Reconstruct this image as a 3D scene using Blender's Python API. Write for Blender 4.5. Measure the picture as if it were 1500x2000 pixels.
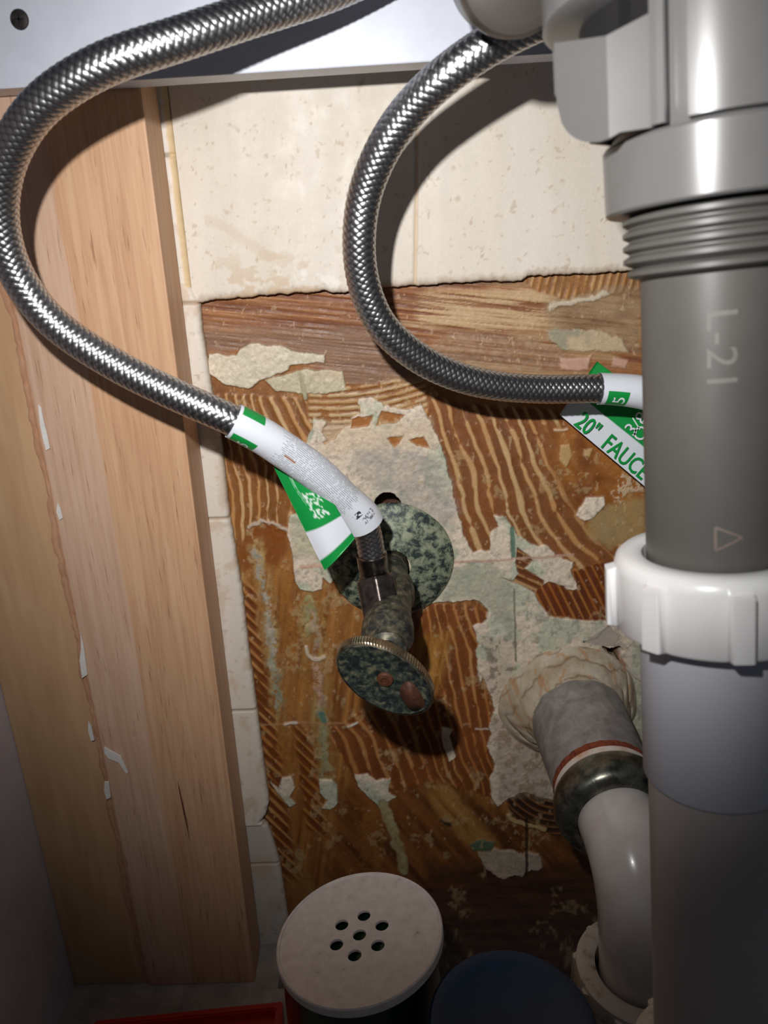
import bpy, bmesh, math, random
import numpy as np
from mathutils import Vector, Matrix
from math import sin, cos, pi, radians, hypot, atan2

random.seed(4)
SC = bpy.context.scene
for o in list(bpy.data.objects):
    bpy.data.objects.remove(o, do_unlink=True)

# ------------------------------------------------------------------ camera
FPX = 1500.0; PIT = radians(21.3); ROL = radians(1.8); DW = 0.373
CF = np.array([0, cos(PIT), -sin(PIT)]); CU0 = np.array([0, sin(PIT), cos(PIT)]); CR0 = np.array([1., 0, 0])
CR = CR0*cos(ROL) - CU0*sin(ROL); CU = CU0*cos(ROL) + CR0*sin(ROL)
CP = np.array([0, -DW, 0.])
cam = bpy.data.cameras.new('camera'); camo = bpy.data.objects.new('camera', cam)
SC.collection.objects.link(camo); SC.camera = camo
M = Matrix.Identity(4)
for i in range(3):
    M[i][0] = CR[i]; M[i][1] = CU[i]; M[i][2] = -CF[i]; M[i][3] = CP[i]
camo.matrix_world = M
cam.sensor_fit = 'VERTICAL'; cam.sensor_height = 36.0; cam.lens = 36.0*FPX/2000.0
cam.clip_start = 0.005; cam.clip_end = 10
cam.dof.use_dof = True; cam.dof.focus_distance = 0.365; cam.dof.aperture_fstop = 15.0

# ------------------------------------------------------------------ light and world
w = bpy.data.worlds.new('World'); SC.world = w; w.use_nodes = True
w.node_tree.nodes['Background'].inputs[0].default_value = (0.80, 0.86, 1.0, 1)
w.node_tree.nodes['Background'].inputs[1].default_value = 0.042
def lamp(name, kind, pos, target, energy, color, **kw):
    l = bpy.data.lights.new(name, kind); l.energy = energy; l.color = color
    for k, v in kw.items(): setattr(l, k, v)
    o = bpy.data.objects.new(name, l); SC.collection.objects.link(o)
    o.location = pos
    o.rotation_euler = (Vector(target)-Vector(pos)).to_track_quat('-Z', 'Y').to_euler()
    return o
LP = CP + CR*(-0.034) + CU*0.057
# the phone's own flash, just above and left of the lens
lamp('camera_flash', 'SPOT', LP, (0.0, 0, -0.066), 5.15, (1.0, 0.985, 0.97),
     spot_size=radians(87), spot_blend=1.0, shadow_soft_size=0.0042)
SC.view_settings.view_transform = 'Standard'
SC.view_settings.look = 'None'
SC.view_settings.exposure = 0.0
SC.view_settings.gamma = 1.0
SC.view_settings.use_curve_mapping = False

# ------------------------------------------------------------------ helpers
def ray(u, v):
    return CF + CR*(u-750.)/FPX + CU*(1000.-v)/FPX
def PY(u, v, y):                     # the point a pixel shows on the upright plane at depth y
    k = ray(u, v); return CP + k*(y+DW)/k[1]
def PZ(u, v, z):
    k = ray(u, v); return CP + k*z/k[2]
def PD(u, v, d):
    return CP + ray(u, v)*d
def to_px(X, Y, Z):
    a = X-CP[0]; b = Y-CP[1]; c = Z-CP[2]
    dz = a*CF[0]+b*CF[1]+c*CF[2]
    return 750+FPX*(a*CR[0]+b*CR[1]+c*CR[2])/dz, 1000-FPX*(a*CU[0]+b*CU[1]+c*CU[2])/dz

def link(name, me, mat=None, parent=None, smooth=True):
    o = bpy.data.objects.new(name, me); SC.collection.objects.link(o)
    if mat: me.materials.append(mat)
    if smooth:
        me.polygons.foreach_set('use_smooth', [True]*len(me.polygons))
    if parent: o.parent = parent
    return o
def mesh_np(name, V, Fq, mat=None, parent=None, smooth=True, col=None, uv=None):
    me = bpy.data.meshes.new(name)
    V = np.asarray(V, dtype=np.float32); Fq = np.asarray(Fq, dtype=np.int32)
    me.vertices.add(len(V)); me.vertices.foreach_set('co', V.ravel())
    k = Fq.shape[1]
    me.loops.add(Fq.size); me.loops.foreach_set('vertex_index', Fq.ravel())
    me.polygons.add(len(Fq))
    me.polygons.foreach_set('loop_start', np.arange(0, Fq.size, k, dtype=np.int32))
    me.update(calc_edges=True)
    if col is not None:
        a = me.color_attributes.new('tint', 'FLOAT_COLOR', 'POINT')
        c4 = np.ones((len(V), 4), dtype=np.float32); c4[:, :col.shape[1]] = col
        a.data.foreach_set('color', c4.ravel())
    if uv is not None:
        l = me.uv_layers.new(name='UVMap')
        l.data.foreach_set('uv', np.asarray(uv, dtype=np.float32)[Fq.ravel()].ravel())
    me.validate()
    return link(name, me, mat, parent, smooth)
def grid_faces(n, m, wrap=False):    # n rows, m columns
    i = np.arange(n-1)[:, None]*m
    j = np.arange(m if wrap else m-1)[None, :]
    j2 = (j+1) % m
    a = i+j; b = i+j2; c = i+m+j2; d = i+m+j
    return np.stack([a, b, c, d], -1).reshape(-1, 4)
def empty(name, loc, label, cat, group=None):
    o = bpy.data.objects.new(name, None); SC.collection.objects.link(o)
    o.location = loc; o.empty_display_size = 0.01
    tag(o, label, cat, group); return o
def tag(o, label=None, cat=None, group=None, kind=None):
    if label: o['label'] = label
    if cat: o['category'] = cat
    if group: o['group'] = group
    if kind: o['kind'] = kind
    return o
def reparent(o, p):
    o.parent = p
    bpy.context.view_layer.update()
    o.matrix_parent_inverse = p.matrix_world.inverted()
def bm_obj(name, bm, mat, parent=None, smooth=False, angle=None):
    me = bpy.data.meshes.new(name); bmesh.ops.recalc_face_normals(bm, faces=bm.faces); bm.to_mesh(me); bm.free()
    o = link(name, me, mat, parent, smooth)
    if angle is not None and hasattr(me, 'set_sharp_from_angle'): me.set_sharp_from_angle(angle=radians(angle))
    return o
def box(name, lo, hi, mat, parent=None, bev=0.0008):
    bm = bmesh.new(); bmesh.ops.create_cube(bm, size=1)
    for v in bm.verts:
        for i in range(3): v.co[i] = lo[i] + (v.co[i]+.5)*(hi[i]-lo[i])
    if bev: bmesh.ops.bevel(bm, geom=bm.edges[:], offset=bev, segments=2, affect='EDGES', profile=.6)
    return bm_obj(name, bm, mat, parent, smooth=False)
def lathe(name, prof, mat, parent=None, seg=96, M4=None, rfun=None, col=None, sharp=40, zfun=None):
    """prof: (radius, height) list; built about local z, then M4"""
    th = np.linspace(0, 2*pi, seg, endpoint=False)
    pr = np.array(prof, dtype=float); V = []
    for i, (r, z) in enumerate(pr):
        rr = r*np.ones(seg) if rfun is None else rfun(r, z, th, i)
        zz = z*np.ones(seg) if zfun is None else zfun(r, z, th, i)
        V.append(np.stack([rr*np.cos(th), rr*np.sin(th), zz], -1))
    V = np.concatenate(V)
    if M4 is not None:
        m = np.array(M4); V = V @ m[:3, :3].T + m[:3, 3]
    o = mesh_np(name, V, grid_faces(len(pr), seg, True), mat, parent)
    if sharp: o.data.set_sharp_from_angle(angle=radians(sharp))
    return o
def frame_to(loc, axis, up=(0, 0, 1)):
    z = Vector(axis).normalized(); x = Vector(up).cross(z)
    if x.length < 1e-4: x = Vector((1, 0, 0))
    x.normalize(); y = z.cross(x)
    m = Matrix.Identity(4)
    for i in range(3): m[i][0] = x[i]; m[i][1] = y[i]; m[i][2] = z[i]; m[i][3] = loc[i]
    return m
def catmull(P, n=40):
    P = np.array(P, dtype=float); Q = np.vstack([2*P[0]-P[1], P, 2*P[-1]-P[-2]]); out = []
    t = np.linspace(0, 1, n, endpoint=False)[:, None]
    for i in range(1, len(Q)-2):
        p0, p1, p2, p3 = Q[i-1], Q[i], Q[i+1], Q[i+2]
        out.append(.5*((2*p1)+(-p0+p2)*t+(2*p0-5*p1+4*p2-p3)*t*t+(-p0+3*p1-3*p2+p3)*t**3))
    out.append(P[-1:]); return np.vstack(out)
def smooth_path(C, it=60):
    C = C.copy()
    for _ in range(it): C[1:-1] = .5*C[1:-1] + .25*(C[:-2]+C[2:])
    return C
def resample(C, step):
    s = np.r_[0, np.cumsum(np.linalg.norm(np.diff(C, axis=0), axis=1))]
    n = max(2, int(s[-1]/step)); t = np.linspace(0, s[-1], n+1)
    return np.stack([np.interp(t, s, C[:, k]) for k in range(3)], -1), t
def frames(C):
    T = np.gradient(C, axis=0); T /= np.linalg.norm(T, axis=1)[:, None]
    N = np.zeros_like(C); n = np.array([0, -1., 0]); n = n - T[0]*(n@T[0]); n /= np.linalg.norm(n)
    for i in range(len(C)):
        n = n - T[i]*(n@T[i]); n /= np.linalg.norm(n); N[i] = n
    return T, N, np.cross(T, N)
def tube(name, C, rad, mat, parent=None, seg=48, step=0.002, closed=True, **kw):
    C, s = resample(np.asarray(C, float), step); T, N, B = frames(C)
    th = np.linspace(0, 2*pi, seg, endpoint=False)
    r = rad(s) if callable(rad) else np.full(len(s), rad)
    V = C[:, None]+r[:, None, None]*(np.cos(th)[None, :, None]*N[:, None]+np.sin(th)[None, :, None]*B[:, None])
    return mesh_np(name, V.reshape(-1, 3), grid_faces(len(C), seg, True), mat, parent, **kw)

# numpy noise ------------------------------------------------------
def vnoise(u, v, su, sv=None, seed=0):
    sv = su if sv is None else sv
    rs = np.random.RandomState(seed); G = rs.rand(256, 256)
    x = np.asarray(u)/su + 1000.37; y = np.asarray(v)/sv + 1000.71
    xi = np.floor(x).astype(int); yi = np.floor(y).astype(int); fx = x-xi; fy = y-yi
    fx = fx*fx*(3-2*fx); fy = fy*fy*(3-2*fy)
    a = G[xi % 256, yi % 256]; b = G[(xi+1) % 256, yi % 256]; c = G[xi % 256, (yi+1) % 256]; d = G[(xi+1) % 256, (yi+1) % 256]
    return a*(1-fx)*(1-fy)+b*fx*(1-fy)+c*(1-fx)*fy+d*fx*fy
def fbm(u, v, su, sv=None, seed=0, o=4):
    sv = su if sv is None else sv; r = 0; a = 1.; t = 0
    for k in range(o):
        r = r+a*vnoise(u, v, su/2**k, sv/2**k, seed+k*17); t += a; a *= .55
    return r/t
def sstep(a, b, x):
    t = np.clip((x-a)/(b-a), 0, 1); return t*t*(3-2*t)
def lin(c):
    c = np.asarray(c, float)/255.; return np.where(c <= .04045, c/12.92, ((c+.055)/1.055)**2.4)
def poly_sd(u, v, pts):
    P = np.array(pts, float); n = len(P); ins = np.zeros(u.shape, bool); d2 = np.full(u.shape, 1e12)
    for i in range(n):
        a = P[i]; b = P[(i+1) % n]; e = b-a
        t = np.clip(((u-a[0])*e[0]+(v-a[1])*e[1])/(e@e+1e-9), 0, 1)
        d2 = np.minimum(d2, (u-a[0]-t*e[0])**2+(v-a[1]-t*e[1])**2)
        c = ((a[1] > v) != (b[1] > v))
        with np.errstate(divide='ignore', invalid='ignore'):
            ins ^= c & (u < (b[0]-a[0])*(v-a[1])/(b[1]-a[1]+1e-12)+a[0])
    return np.where(ins, 1, -1)*np.sqrt(d2)

# ------------------------------------------------------------------ materials
def new_mat(name):
    m = bpy.data.materials.new(name); m.use_nodes = True
    return m, m.node_tree, m.node_tree.nodes['Principled BSDF']
def setp(b, **k):
    names = {'rough': 'Roughness', 'metal': 'Metallic', 'spec': 'Specular IOR Level', 'coat': 'Coat Weight', 'coatr': 'Coat Roughness',
             'sss': 'Subsurface Weight', 'trans': 'Transmission Weight', 'alpha': 'Alpha'}
    for a, v in k.items(): b.inputs[names[a]].default_value = v
def rgb(c):
    l = lin(c); return (float(l[0]), float(l[1]), float(l[2]), 1)
def noise_node(nt, scale, detail=4, vec=None, dist=0., rough=.55):
    n = nt.nodes.new('ShaderNodeTexNoise'); n.inputs['Scale'].default_value = scale; n.inputs['Detail'].default_value = detail
    n.inputs['Distortion'].default_value = dist; n.inputs['Roughness'].default_value = rough
    if vec is not None: nt.links.new(vec, n.inputs['Vector'])
    return n
def objvec(nt, scale=(1, 1, 1), rot=(0, 0, 0)):
    t = nt.nodes.new('ShaderNodeTexCoord'); m = nt.nodes.new('ShaderNodeMapping')
    m.inputs['Scale'].default_value = scale; m.inputs['Rotation'].default_value = rot
    nt.links.new(t.outputs['Object'], m.inputs['Vector']); return m.outputs['Vector']
def ramp(nt, fac, stops):
    r = nt.nodes.new('ShaderNodeValToRGB'); e = r.color_ramp.elements
    e[0].position = stops[0][0]; e[0].color = stops[0][1]; e[1].position = stops[-1][0]; e[1].color = stops[-1][1]
    for p, c in stops[1:-1]:
        k = e.new(p); k.color = c
    nt.links.new(fac, r.inputs['Fac']); return r
def mixc(nt, fac, a, b, mode='MIX'):
    n = nt.nodes.new('ShaderNodeMix'); n.data_type = 'RGBA'; n.blend_type = mode
    for s, x in ((0, fac), (6, a), (7, b)):
        if isinstance(x, (int, float, tuple)): n.inputs[s].default_value = x
        else: nt.links.new(x, n.inputs[s])
    return n.outputs[2]
def bump(nt, b, h, strength=.3, dist=.0005):
    n = nt.nodes.new('ShaderNodeBump'); n.inputs['Strength'].default_value = strength; n.inputs['Distance'].default_value = dist
    nt.links.new(h, n.inputs['Height']); nt.links.new(n.outputs[0], b.inputs['Normal']); return n
def speck_mat(name, stops, scale, rough=.5, metal=0., bstr=.2, bdist=.0004, detail=6, dist=0.3, vs=(1, 1, 1), nrough=.6, **kw):
    m, nt, b = new_mat(name); setp(b, rough=rough, metal=metal, **kw)
    v = objvec(nt, vs); n = noise_node(nt, scale, detail, v, dist, nrough)
    r = ramp(nt, n.outputs[0], [(p, rgb(c)) for p, c in stops]); nt.links.new(r.outputs[0], b.inputs['Base Color'])
    if bstr: bump(nt, b, n.outputs[0], bstr, bdist)
    return m
def tint_mat(name, rough=.6, nscale=900, amt=.2, bstr=.3, bdist=.0003, spec=.4, rvar=0, coat=0):
    """colour from the mesh's own albedo attribute, broken up by procedural noise"""
    m, nt, b = new_mat(name); setp(b, rough=rough, spec=spec, coat=coat, coatr=.25)
    a = nt.nodes.new('ShaderNodeAttribute'); a.attribute_name = 'tint'
    n = noise_node(nt, nscale, 5, objvec(nt), .2, .65)
    r = ramp(nt, n.outputs[0], [(.3, (1-amt, 1-amt, 1-amt, 1)), (.7, (1+amt*.0, 1, 1, 1))])
    c = mixc(nt, 1.0, a.outputs['Color'], r.outputs[0], 'MULTIPLY')
    nt.links.new(c, b.inputs['Base Color'])
    if bstr: bump(nt, b, n.outputs[0], bstr, bdist)
    if rvar:
        n2 = noise_node(nt, nscale*.15, 3, objvec(nt)); mr = nt.nodes.new('ShaderNodeMapRange')
        mr.inputs[1].default_value = .35; mr.inputs[2].default_value = .65
        mr.inputs[3].default_value = rough-rvar; mr.inputs[4].default_value = rough+rvar
        nt.links.new(n2.outputs[0], mr.inputs[0]); nt.links.new(mr.outputs[0], b.inputs['Roughness'])
    return m

M_wall = tint_mat('adhesive_wall', .5, 1400, .22, .5, .0003, .45, .16)
M_tile = tint_mat('glazed_tile', .5, 700, .07, .12, .0002, .3, .08)
M_sleeve = tint_mat('paper_label', .38, 500, .04, .15, .0002, .5)
M_rail = speck_mat('white_melamine', [(.3, (200, 204, 216)), (.7, (210, 214, 226))], 60, .35, bstr=.03)
M_side = speck_mat('white_side_board', [(.3, (196, 192, 202)), (.7, (216, 212, 220))], 40, .5, bstr=.03)
M_floor = speck_mat('shelf_board', [(.3, (150, 143, 136)), (.7, (196, 188, 178))], 70, .55)
M_raw = speck_mat('raw_board_edge', [(.3, (165, 158, 150)), (.7, (190, 184, 175))], 900, .8)

def wood_mat(name, two=True):
    m, nt, b = new_mat(name); setp(b, rough=.52, spec=.35)
    v = objvec(nt, (1, 1, .035)); n = noise_node(nt, 420, 6, v, .6, .6)
    v2 = objvec(nt, (1, 1, .10)); n2 = noise_node(nt, 40, 3, v2, 1.2)
    pink = ramp(nt, n.outputs[0], [(.28, rgb((200, 162, 136))), (.5, rgb((212, 176, 150))), (.75, rgb((220, 188, 164)))])
    oran = ramp(nt, n.outputs[0], [(.28, rgb((194, 148, 114))), (.5, rgb((209, 166, 130))), (.75, rgb((219, 180, 145)))])
    if two:
        t = nt.nodes.new('ShaderNodeTexCoord'); sp = nt.nodes.new('ShaderNodeSeparateXYZ'); nt.links.new(t.outputs['Object'], sp.inputs[0])
        ma = nt.nodes.new('ShaderNodeMath'); ma.operation = 'MULTIPLY_ADD'; nt.links.new(n2.outputs[0], ma.inputs[0]); ma.inputs[1].default_value = .012
        nt.links.new(sp.outputs[0], ma.inputs[2])
        mr = nt.nodes.new('ShaderNodeMapRange'); nt.links.new(ma.outputs[0], mr.inputs[0])
        mr.inputs[1].default_value = -.1242; mr.inputs[2].default_value = -.1228
        c = mixc(nt, mr.outputs[0], pink.outputs[0], oran.outputs[0])
    else: c = oran.outputs[0]
    big = ramp(nt, n2.outputs[0], [(.25, (.88, .85, .82, 1)), (.6, (1, 1, 1, 1))])
    c = mixc(nt, 1.0, c, big.outputs[0], 'MULTIPLY')
    v3 = objvec(nt, (1, 1, .055)); n3 = noise_node(nt, 900, 2, v3, .1)      # open pores
    por = ramp(nt, n3.outputs[0], [(.24, (.52, .44, .38, 1)), (.36, (1, 1, 1, 1))])
    c = mixc(nt, .8, c, por.outputs[0], 'MULTIPLY')
    nt.links.new(c, b.inputs['Base Color']); bump(nt, b, n3.outputs[0], .25, .0002)
    return m
M_wood = wood_mat('beech_board')
def tan_mat():
    m, nt, b = new_mat('tan_panel_face'); setp(b, rough=.6, spec=.3)
    n = noise_node(nt, 160, 4, objvec(nt, (1, 1, .12)), .4); n2 = noise_node(nt, 260, 2, objvec(nt))
    c = ramp(nt, n.outputs[0], [(.3, rgb((190, 152, 114))), (.7, rgb((206, 169, 130)))])
    s = ramp(nt, n2.outputs[0], [(.16, (.55, .4, .3, 1)), (.2, (1, 1, 1, 1))])
    nt.links.new(mixc(nt, 1., c.outputs[0], s.outputs[0], 'MULTIPLY'), b.inputs['Base Color']); return m
M_tan = tan_mat()
M_glue = speck_mat('dried_glue', [(.35, (186, 138, 106)), (.7, (204, 160, 128))], 160, .2, bstr=.3, bdist=.0005)
M_glue_w = speck_mat('white_glue_flake', [(.3, (226, 220, 214)), (.7, (240, 236, 232))], 400, .3)

def braid_mat():
    m, nt, b = new_mat('steel_braid'); setp(b, metal=1., rough=.31)
    a = nt.nodes.new('ShaderNodeAttribute'); a.attribute_name = 'tint'
    sp = nt.nodes.new('ShaderNodeSeparateColor'); nt.links.new(a.outputs['Color'], sp.inputs[0])
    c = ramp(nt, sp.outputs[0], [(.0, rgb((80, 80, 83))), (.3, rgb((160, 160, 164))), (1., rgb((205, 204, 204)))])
    nt.links.new(c.outputs[0], b.inputs['Base Color'])
    # fine wires inside each flat bundle
    wv = nt.nodes.new('ShaderNodeMath'); wv.operation = 'SINE'
    mu = nt.nodes.new('ShaderNodeMath'); mu.operation = 'MULTIPLY'; nt.links.new(sp.outputs[1], mu.inputs[0]); mu.inputs[1].default_value = 2*pi*5
    nt.links.new(mu.outputs[0], wv.inputs[0]); bump(nt, b, wv.outputs[0], .15, .00005)
    return m
M_braid = braid_mat()
M_ferrule = speck_mat('stained_steel', [(.3, (84, 76, 74)), (.7, (150, 142, 138))], 300, .26, 1., .08)
M_nutdark = speck_mat('dark_brass_nut', [(.3, (62, 56, 54)), (.7, (112, 102, 96))], 260, .34, .85, .15)
M_valve = speck_mat('corroded_brass', [(.30, (30, 33, 34)), (.45, (58, 60, 55)), (.58, (98, 93, 76)), (.7, (134, 130, 108))], 260, .5, .3, .5, .0006)
M_handle = speck_mat('corroded_handle_face', [(.30, (24, 30, 34)), (.45, (46, 54, 52)), (.55, (78, 86, 74)), (.66, (128, 124, 98)), (.8, (90, 116, 98))], 330, .42, .35, .6, .0006)
M_knurl = speck_mat('worn_knurled_rim', [(.3, (96, 84, 64)), (.7, (186, 172, 148))], 240, .3, .9, .1)
M_rustpatch = speck_mat('rust_brown_patch', [(.3, (74, 44, 30)), (.7, (112, 70, 48))], 220, .5, .2, .4)
M_patch = speck_mat('bare_brown_metal', [(.3, (62, 38, 28)), (.7, (104, 66, 48))], 320, .6, .3, .4)
M_verdi = speck_mat('verdigris_plate', [(.36, (20, 30, 38)), (.45, (60, 72, 66)), (.52, (124, 134, 112)), (.62, (160, 164, 138)), (.8, (130, 138, 130))], 210, .45, .15, .5, .0006, detail=9, nrough=.72)
M_galv = speck_mat('galvanised_stub', [(.3, (126, 122, 120)), (.55, (158, 153, 150)), (.75, (186, 180, 172))], 130, .6, .25, .4, detail=8)
M_rust = speck_mat('rust', [(.3, (96, 36, 18)), (.7, (150, 76, 46))], 500, .85, 0, .6)
M_washer = speck_mat('white_washer', [(.45, (226, 218, 210)), (.75, (206, 150, 104))], 120, .5)
M_chrome = speck_mat('tarnished_chrome_ring', [(.3, (48, 50, 44)), (.5, (112, 112, 102)), (.72, (150, 150, 138))], 150, .3, .85, .35, .0005)
M_trap = speck_mat('off_white_plastic', [(.3, (196, 186, 180)), (.7, (214, 208, 204))], 60, .22, bstr=.05, coat=.3)
M_trapnut = speck_mat('dirty_white_nut', [(.28, (150, 134, 112)), (.45, (214, 204, 190)), (.7, (226, 218, 208))], 130, .45, bstr=.15)
M_putty = speck_mat('old_putty', [(.3, (136, 116, 88)), (.5, (178, 162, 138)), (.7, (200, 188, 168))], 140, .7, 0, .5, .0008, detail=7)
M_grey = speck_mat('grey_plastic', [(.3, (104, 103, 102)), (.7, (110, 109, 108))], 40, .30, bstr=.02)
M_cap = speck_mat('brownish_cap', [(.3, (60, 55, 50)), (.7, (68, 62, 57))], 40, .4, bstr=.02)
M_greyt = speck_mat('grey_tube_plastic', [(.3, (84, 82, 78)), (.7, (90, 88, 84))], 50, .42, bstr=.04)
M_mark = speck_mat('moulded_mark', [(.3, (108, 106, 101)), (.7, (116, 113, 108))], 300, .6, bstr=0)
M_markp = speck_mat('pinkish_moulded_mark', [(.3, (112, 100, 92)), (.7, (122, 110, 102))], 300, .6, bstr=0)
M_nutw = speck_mat('white_nut_plastic', [(.3, (236, 230, 228)), (.7, (244, 240, 238))], 30, .28, bstr=.03, sss=.1)
M_pvc = speck_mat('pale_blue_grey_plastic', [(.3, (194, 195, 204)), (.7, (202, 203, 212))], 30, .4, bstr=.02)
M_pvc2 = speck_mat('brownish_white_plastic', [(.3, (172, 161, 157)), (.7, (182, 173, 169))], 30, .4, bstr=.02)
M_lid = speck_mat('dusty_white_lid', [(.22, (128, 118, 108)), (.33, (206, 196, 190)), (.7, (224, 216, 211))], 230, .45, bstr=.2, bdist=.0003)
M_can = speck_mat('dark_green_can', [(.3, (10, 36, 26)), (.7, (18, 58, 40))], 40, .2, bstr=0)
M_canin = speck_mat('can_inside', [(.3, (24, 22, 22)), (.7, (66, 62, 60))], 100, .8)
M_blue = speck_mat('deep_blue_plastic', [(.3, (2, 42, 76)), (.7, (5, 52, 90))], 30, .42, bstr=.05)
M_blued = speck_mat('dark_blue_body', [(.3, (4, 16, 40)), (.7, (8, 24, 56))], 30, .42, bstr=.05)
M_red = speck_mat('red_plastic', [(.3, (176, 34, 12)), (.7, (200, 46, 18))], 30, .4, bstr=.03)
M_green = speck_mat('label_green', [(.3, (14, 146, 62)), (.7, (20, 156, 70))], 60, .35, bstr=0)
M_white = speck_mat('label_white', [(.3, (226, 230, 238)), (.7, (238, 240, 246))], 60, .35, bstr=0)
M_ink = speck_mat('grey_ink', [(.3, (120, 122, 130)), (.7, (150, 152, 160))], 300, .5, bstr=0)
M_screw = speck_mat('dark_screw', [(.3, (50, 46, 46)), (.7, (108, 102, 100))], 300, .35, .8)
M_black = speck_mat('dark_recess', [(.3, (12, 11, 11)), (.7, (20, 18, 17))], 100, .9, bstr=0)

# ------------------------------------------------------------------ the back wall, stripped of its tiles
def axis_coords(a0, a, b, b1, fine, coarse):
    return np.unique(np.round(np.concatenate([np.arange(a0, a, coarse), np.arange(a, b, fine), np.arange(b, b1+coarse, coarse)]), 6))
FLZ = -0.4462
CH = []      # (mask, colour, height) painters work on flat arrays U,V
class Painter:
    def __init__(s, U, V, base):
        s.U = U; s.V = V; s.C = np.tile(lin(base), (len(U), 1)); s.H = np.zeros(len(U))
        s.wu = (fbm(U, V, 16, seed=11, o=4)-.5)*2; s.wv = (fbm(U, V, 16, seed=31, o=4)-.5)*2
    def mask(s, pts, amp=10, feather=1.5):
        P = np.array(pts); m = amp+12
        k = (s.U > P[:, 0].min()-m) & (s.U < P[:, 0].max()+m) & (s.V > P[:, 1].min()-m) & (s.V < P[:, 1].max()+m)
        out = np.zeros(len(s.U))
        sd = poly_sd(s.U[k]+s.wu[k]*amp*.6, s.V[k]+s.wv[k]*amp*.6, pts)
        out[k] = sstep(-feather, feather, sd); return out
    def line(s, pts, width, amp=4, feather=2.):
        P = np.array(pts, float); m = width+amp+10
        k = (s.U > P[:, 0].min()-m) & (s.U < P[:, 0].max()+m) & (s.V > P[:, 1].min()-m) & (s.V < P[:, 1].max()+m)
        u = s.U[k]+s.wu[k]*amp; v = s.V[k]+s.wv[k]*amp; d2 = np.full(u.shape, 1e12)
        for i in range(len(P)-1):
            a = P[i]; e = P[i+1]-a; t = np.clip(((u-a[0])*e[0]+(v-a[1])*e[1])/(e@e), 0, 1)
            d2 = np.minimum(d2, (u-a[0]-t*e[0])**2+(v-a[1]-t*e[1])**2)
        out = np.zeros(len(s.U)); out[k] = 1-sstep(width/2-feather, width/2+feather, np.sqrt(d2)); return out
    def put(s, m, c, h=None):
        c = np.asarray(c, float)
        if c.ndim == 1: c = lin(c)[None, :]
        s.C = s.C*(1-m[:, None])+c*m[:, None]
        if h is not None: s.H = s.H*(1-m)+h*m
    def mix(s, a, b, t):
        return lin(a)[None]*(1-t[:, None])+lin(b)[None]*t[:, None]
    def phase(s, guides, counts, swap=False):
        A, B = (s.V, s.U) if swap else (s.U, s.V)
        wob = (fbm(s.U, s.V, 60, seed=77, o=3)-.5)*16
        ph = np.zeros(len(A)); prev = None
        for g, G in enumerate(guides):
            G = np.array(G, float); x, y = (G[:, 1], G[:, 0]) if swap else (G[:, 0], G[:, 1])
            cur = np.interp(B, y, x)
            if prev is not None:
                t = (A+wob-prev)/np.maximum(cur-prev, 4)
                lo = -1e9 if g == 1 else 0; hi = 1e9 if g == len(guides)-1 else 1
                ph += counts[g-1]*np.clip(t, lo, hi)
            prev = cur
        return ph
    def ridges(s, m, ph, cols=((146, 92, 46), (206, 168, 116)), duty=.30, h=.0011):
        f = ph-np.floor(ph); brk = fbm(s.U, s.V, 34, seed=5, o=3)
        wd = duty*(0.55+1.0*vnoise(s.U, s.V, 24, 60, seed=9)); wd = wd*sstep(.26, .40, brk)
        d = np.abs(f-.5); l = 1-sstep(wd*.5-.07, wd*.5+.09, d)
        idn = vnoise(np.floor(ph)*7.3, s.V, 1.0, 160, seed=3)
        base = s.mix(cols[0], tuple(np.array(cols[0])*.80), fbm(s.U, s.V, 30, 60, seed=21)*1.2-.1)
        lt = s.mix(cols[1], tuple(np.array(cols[1])*np.array([.92, .78, .62])), np.clip(idn, 0, 1))
        c = base*(1-l[:, None])+lt*l[:, None]
        gl = 1-sstep(.0, .5, d)
        c = c*(1+.22*(gl*(1-l))[:, None]*np.array([1.0, .8, .6])[None])
        s.put(m, c, gl*h*.5*sstep(.2, .4, brk))

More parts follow.
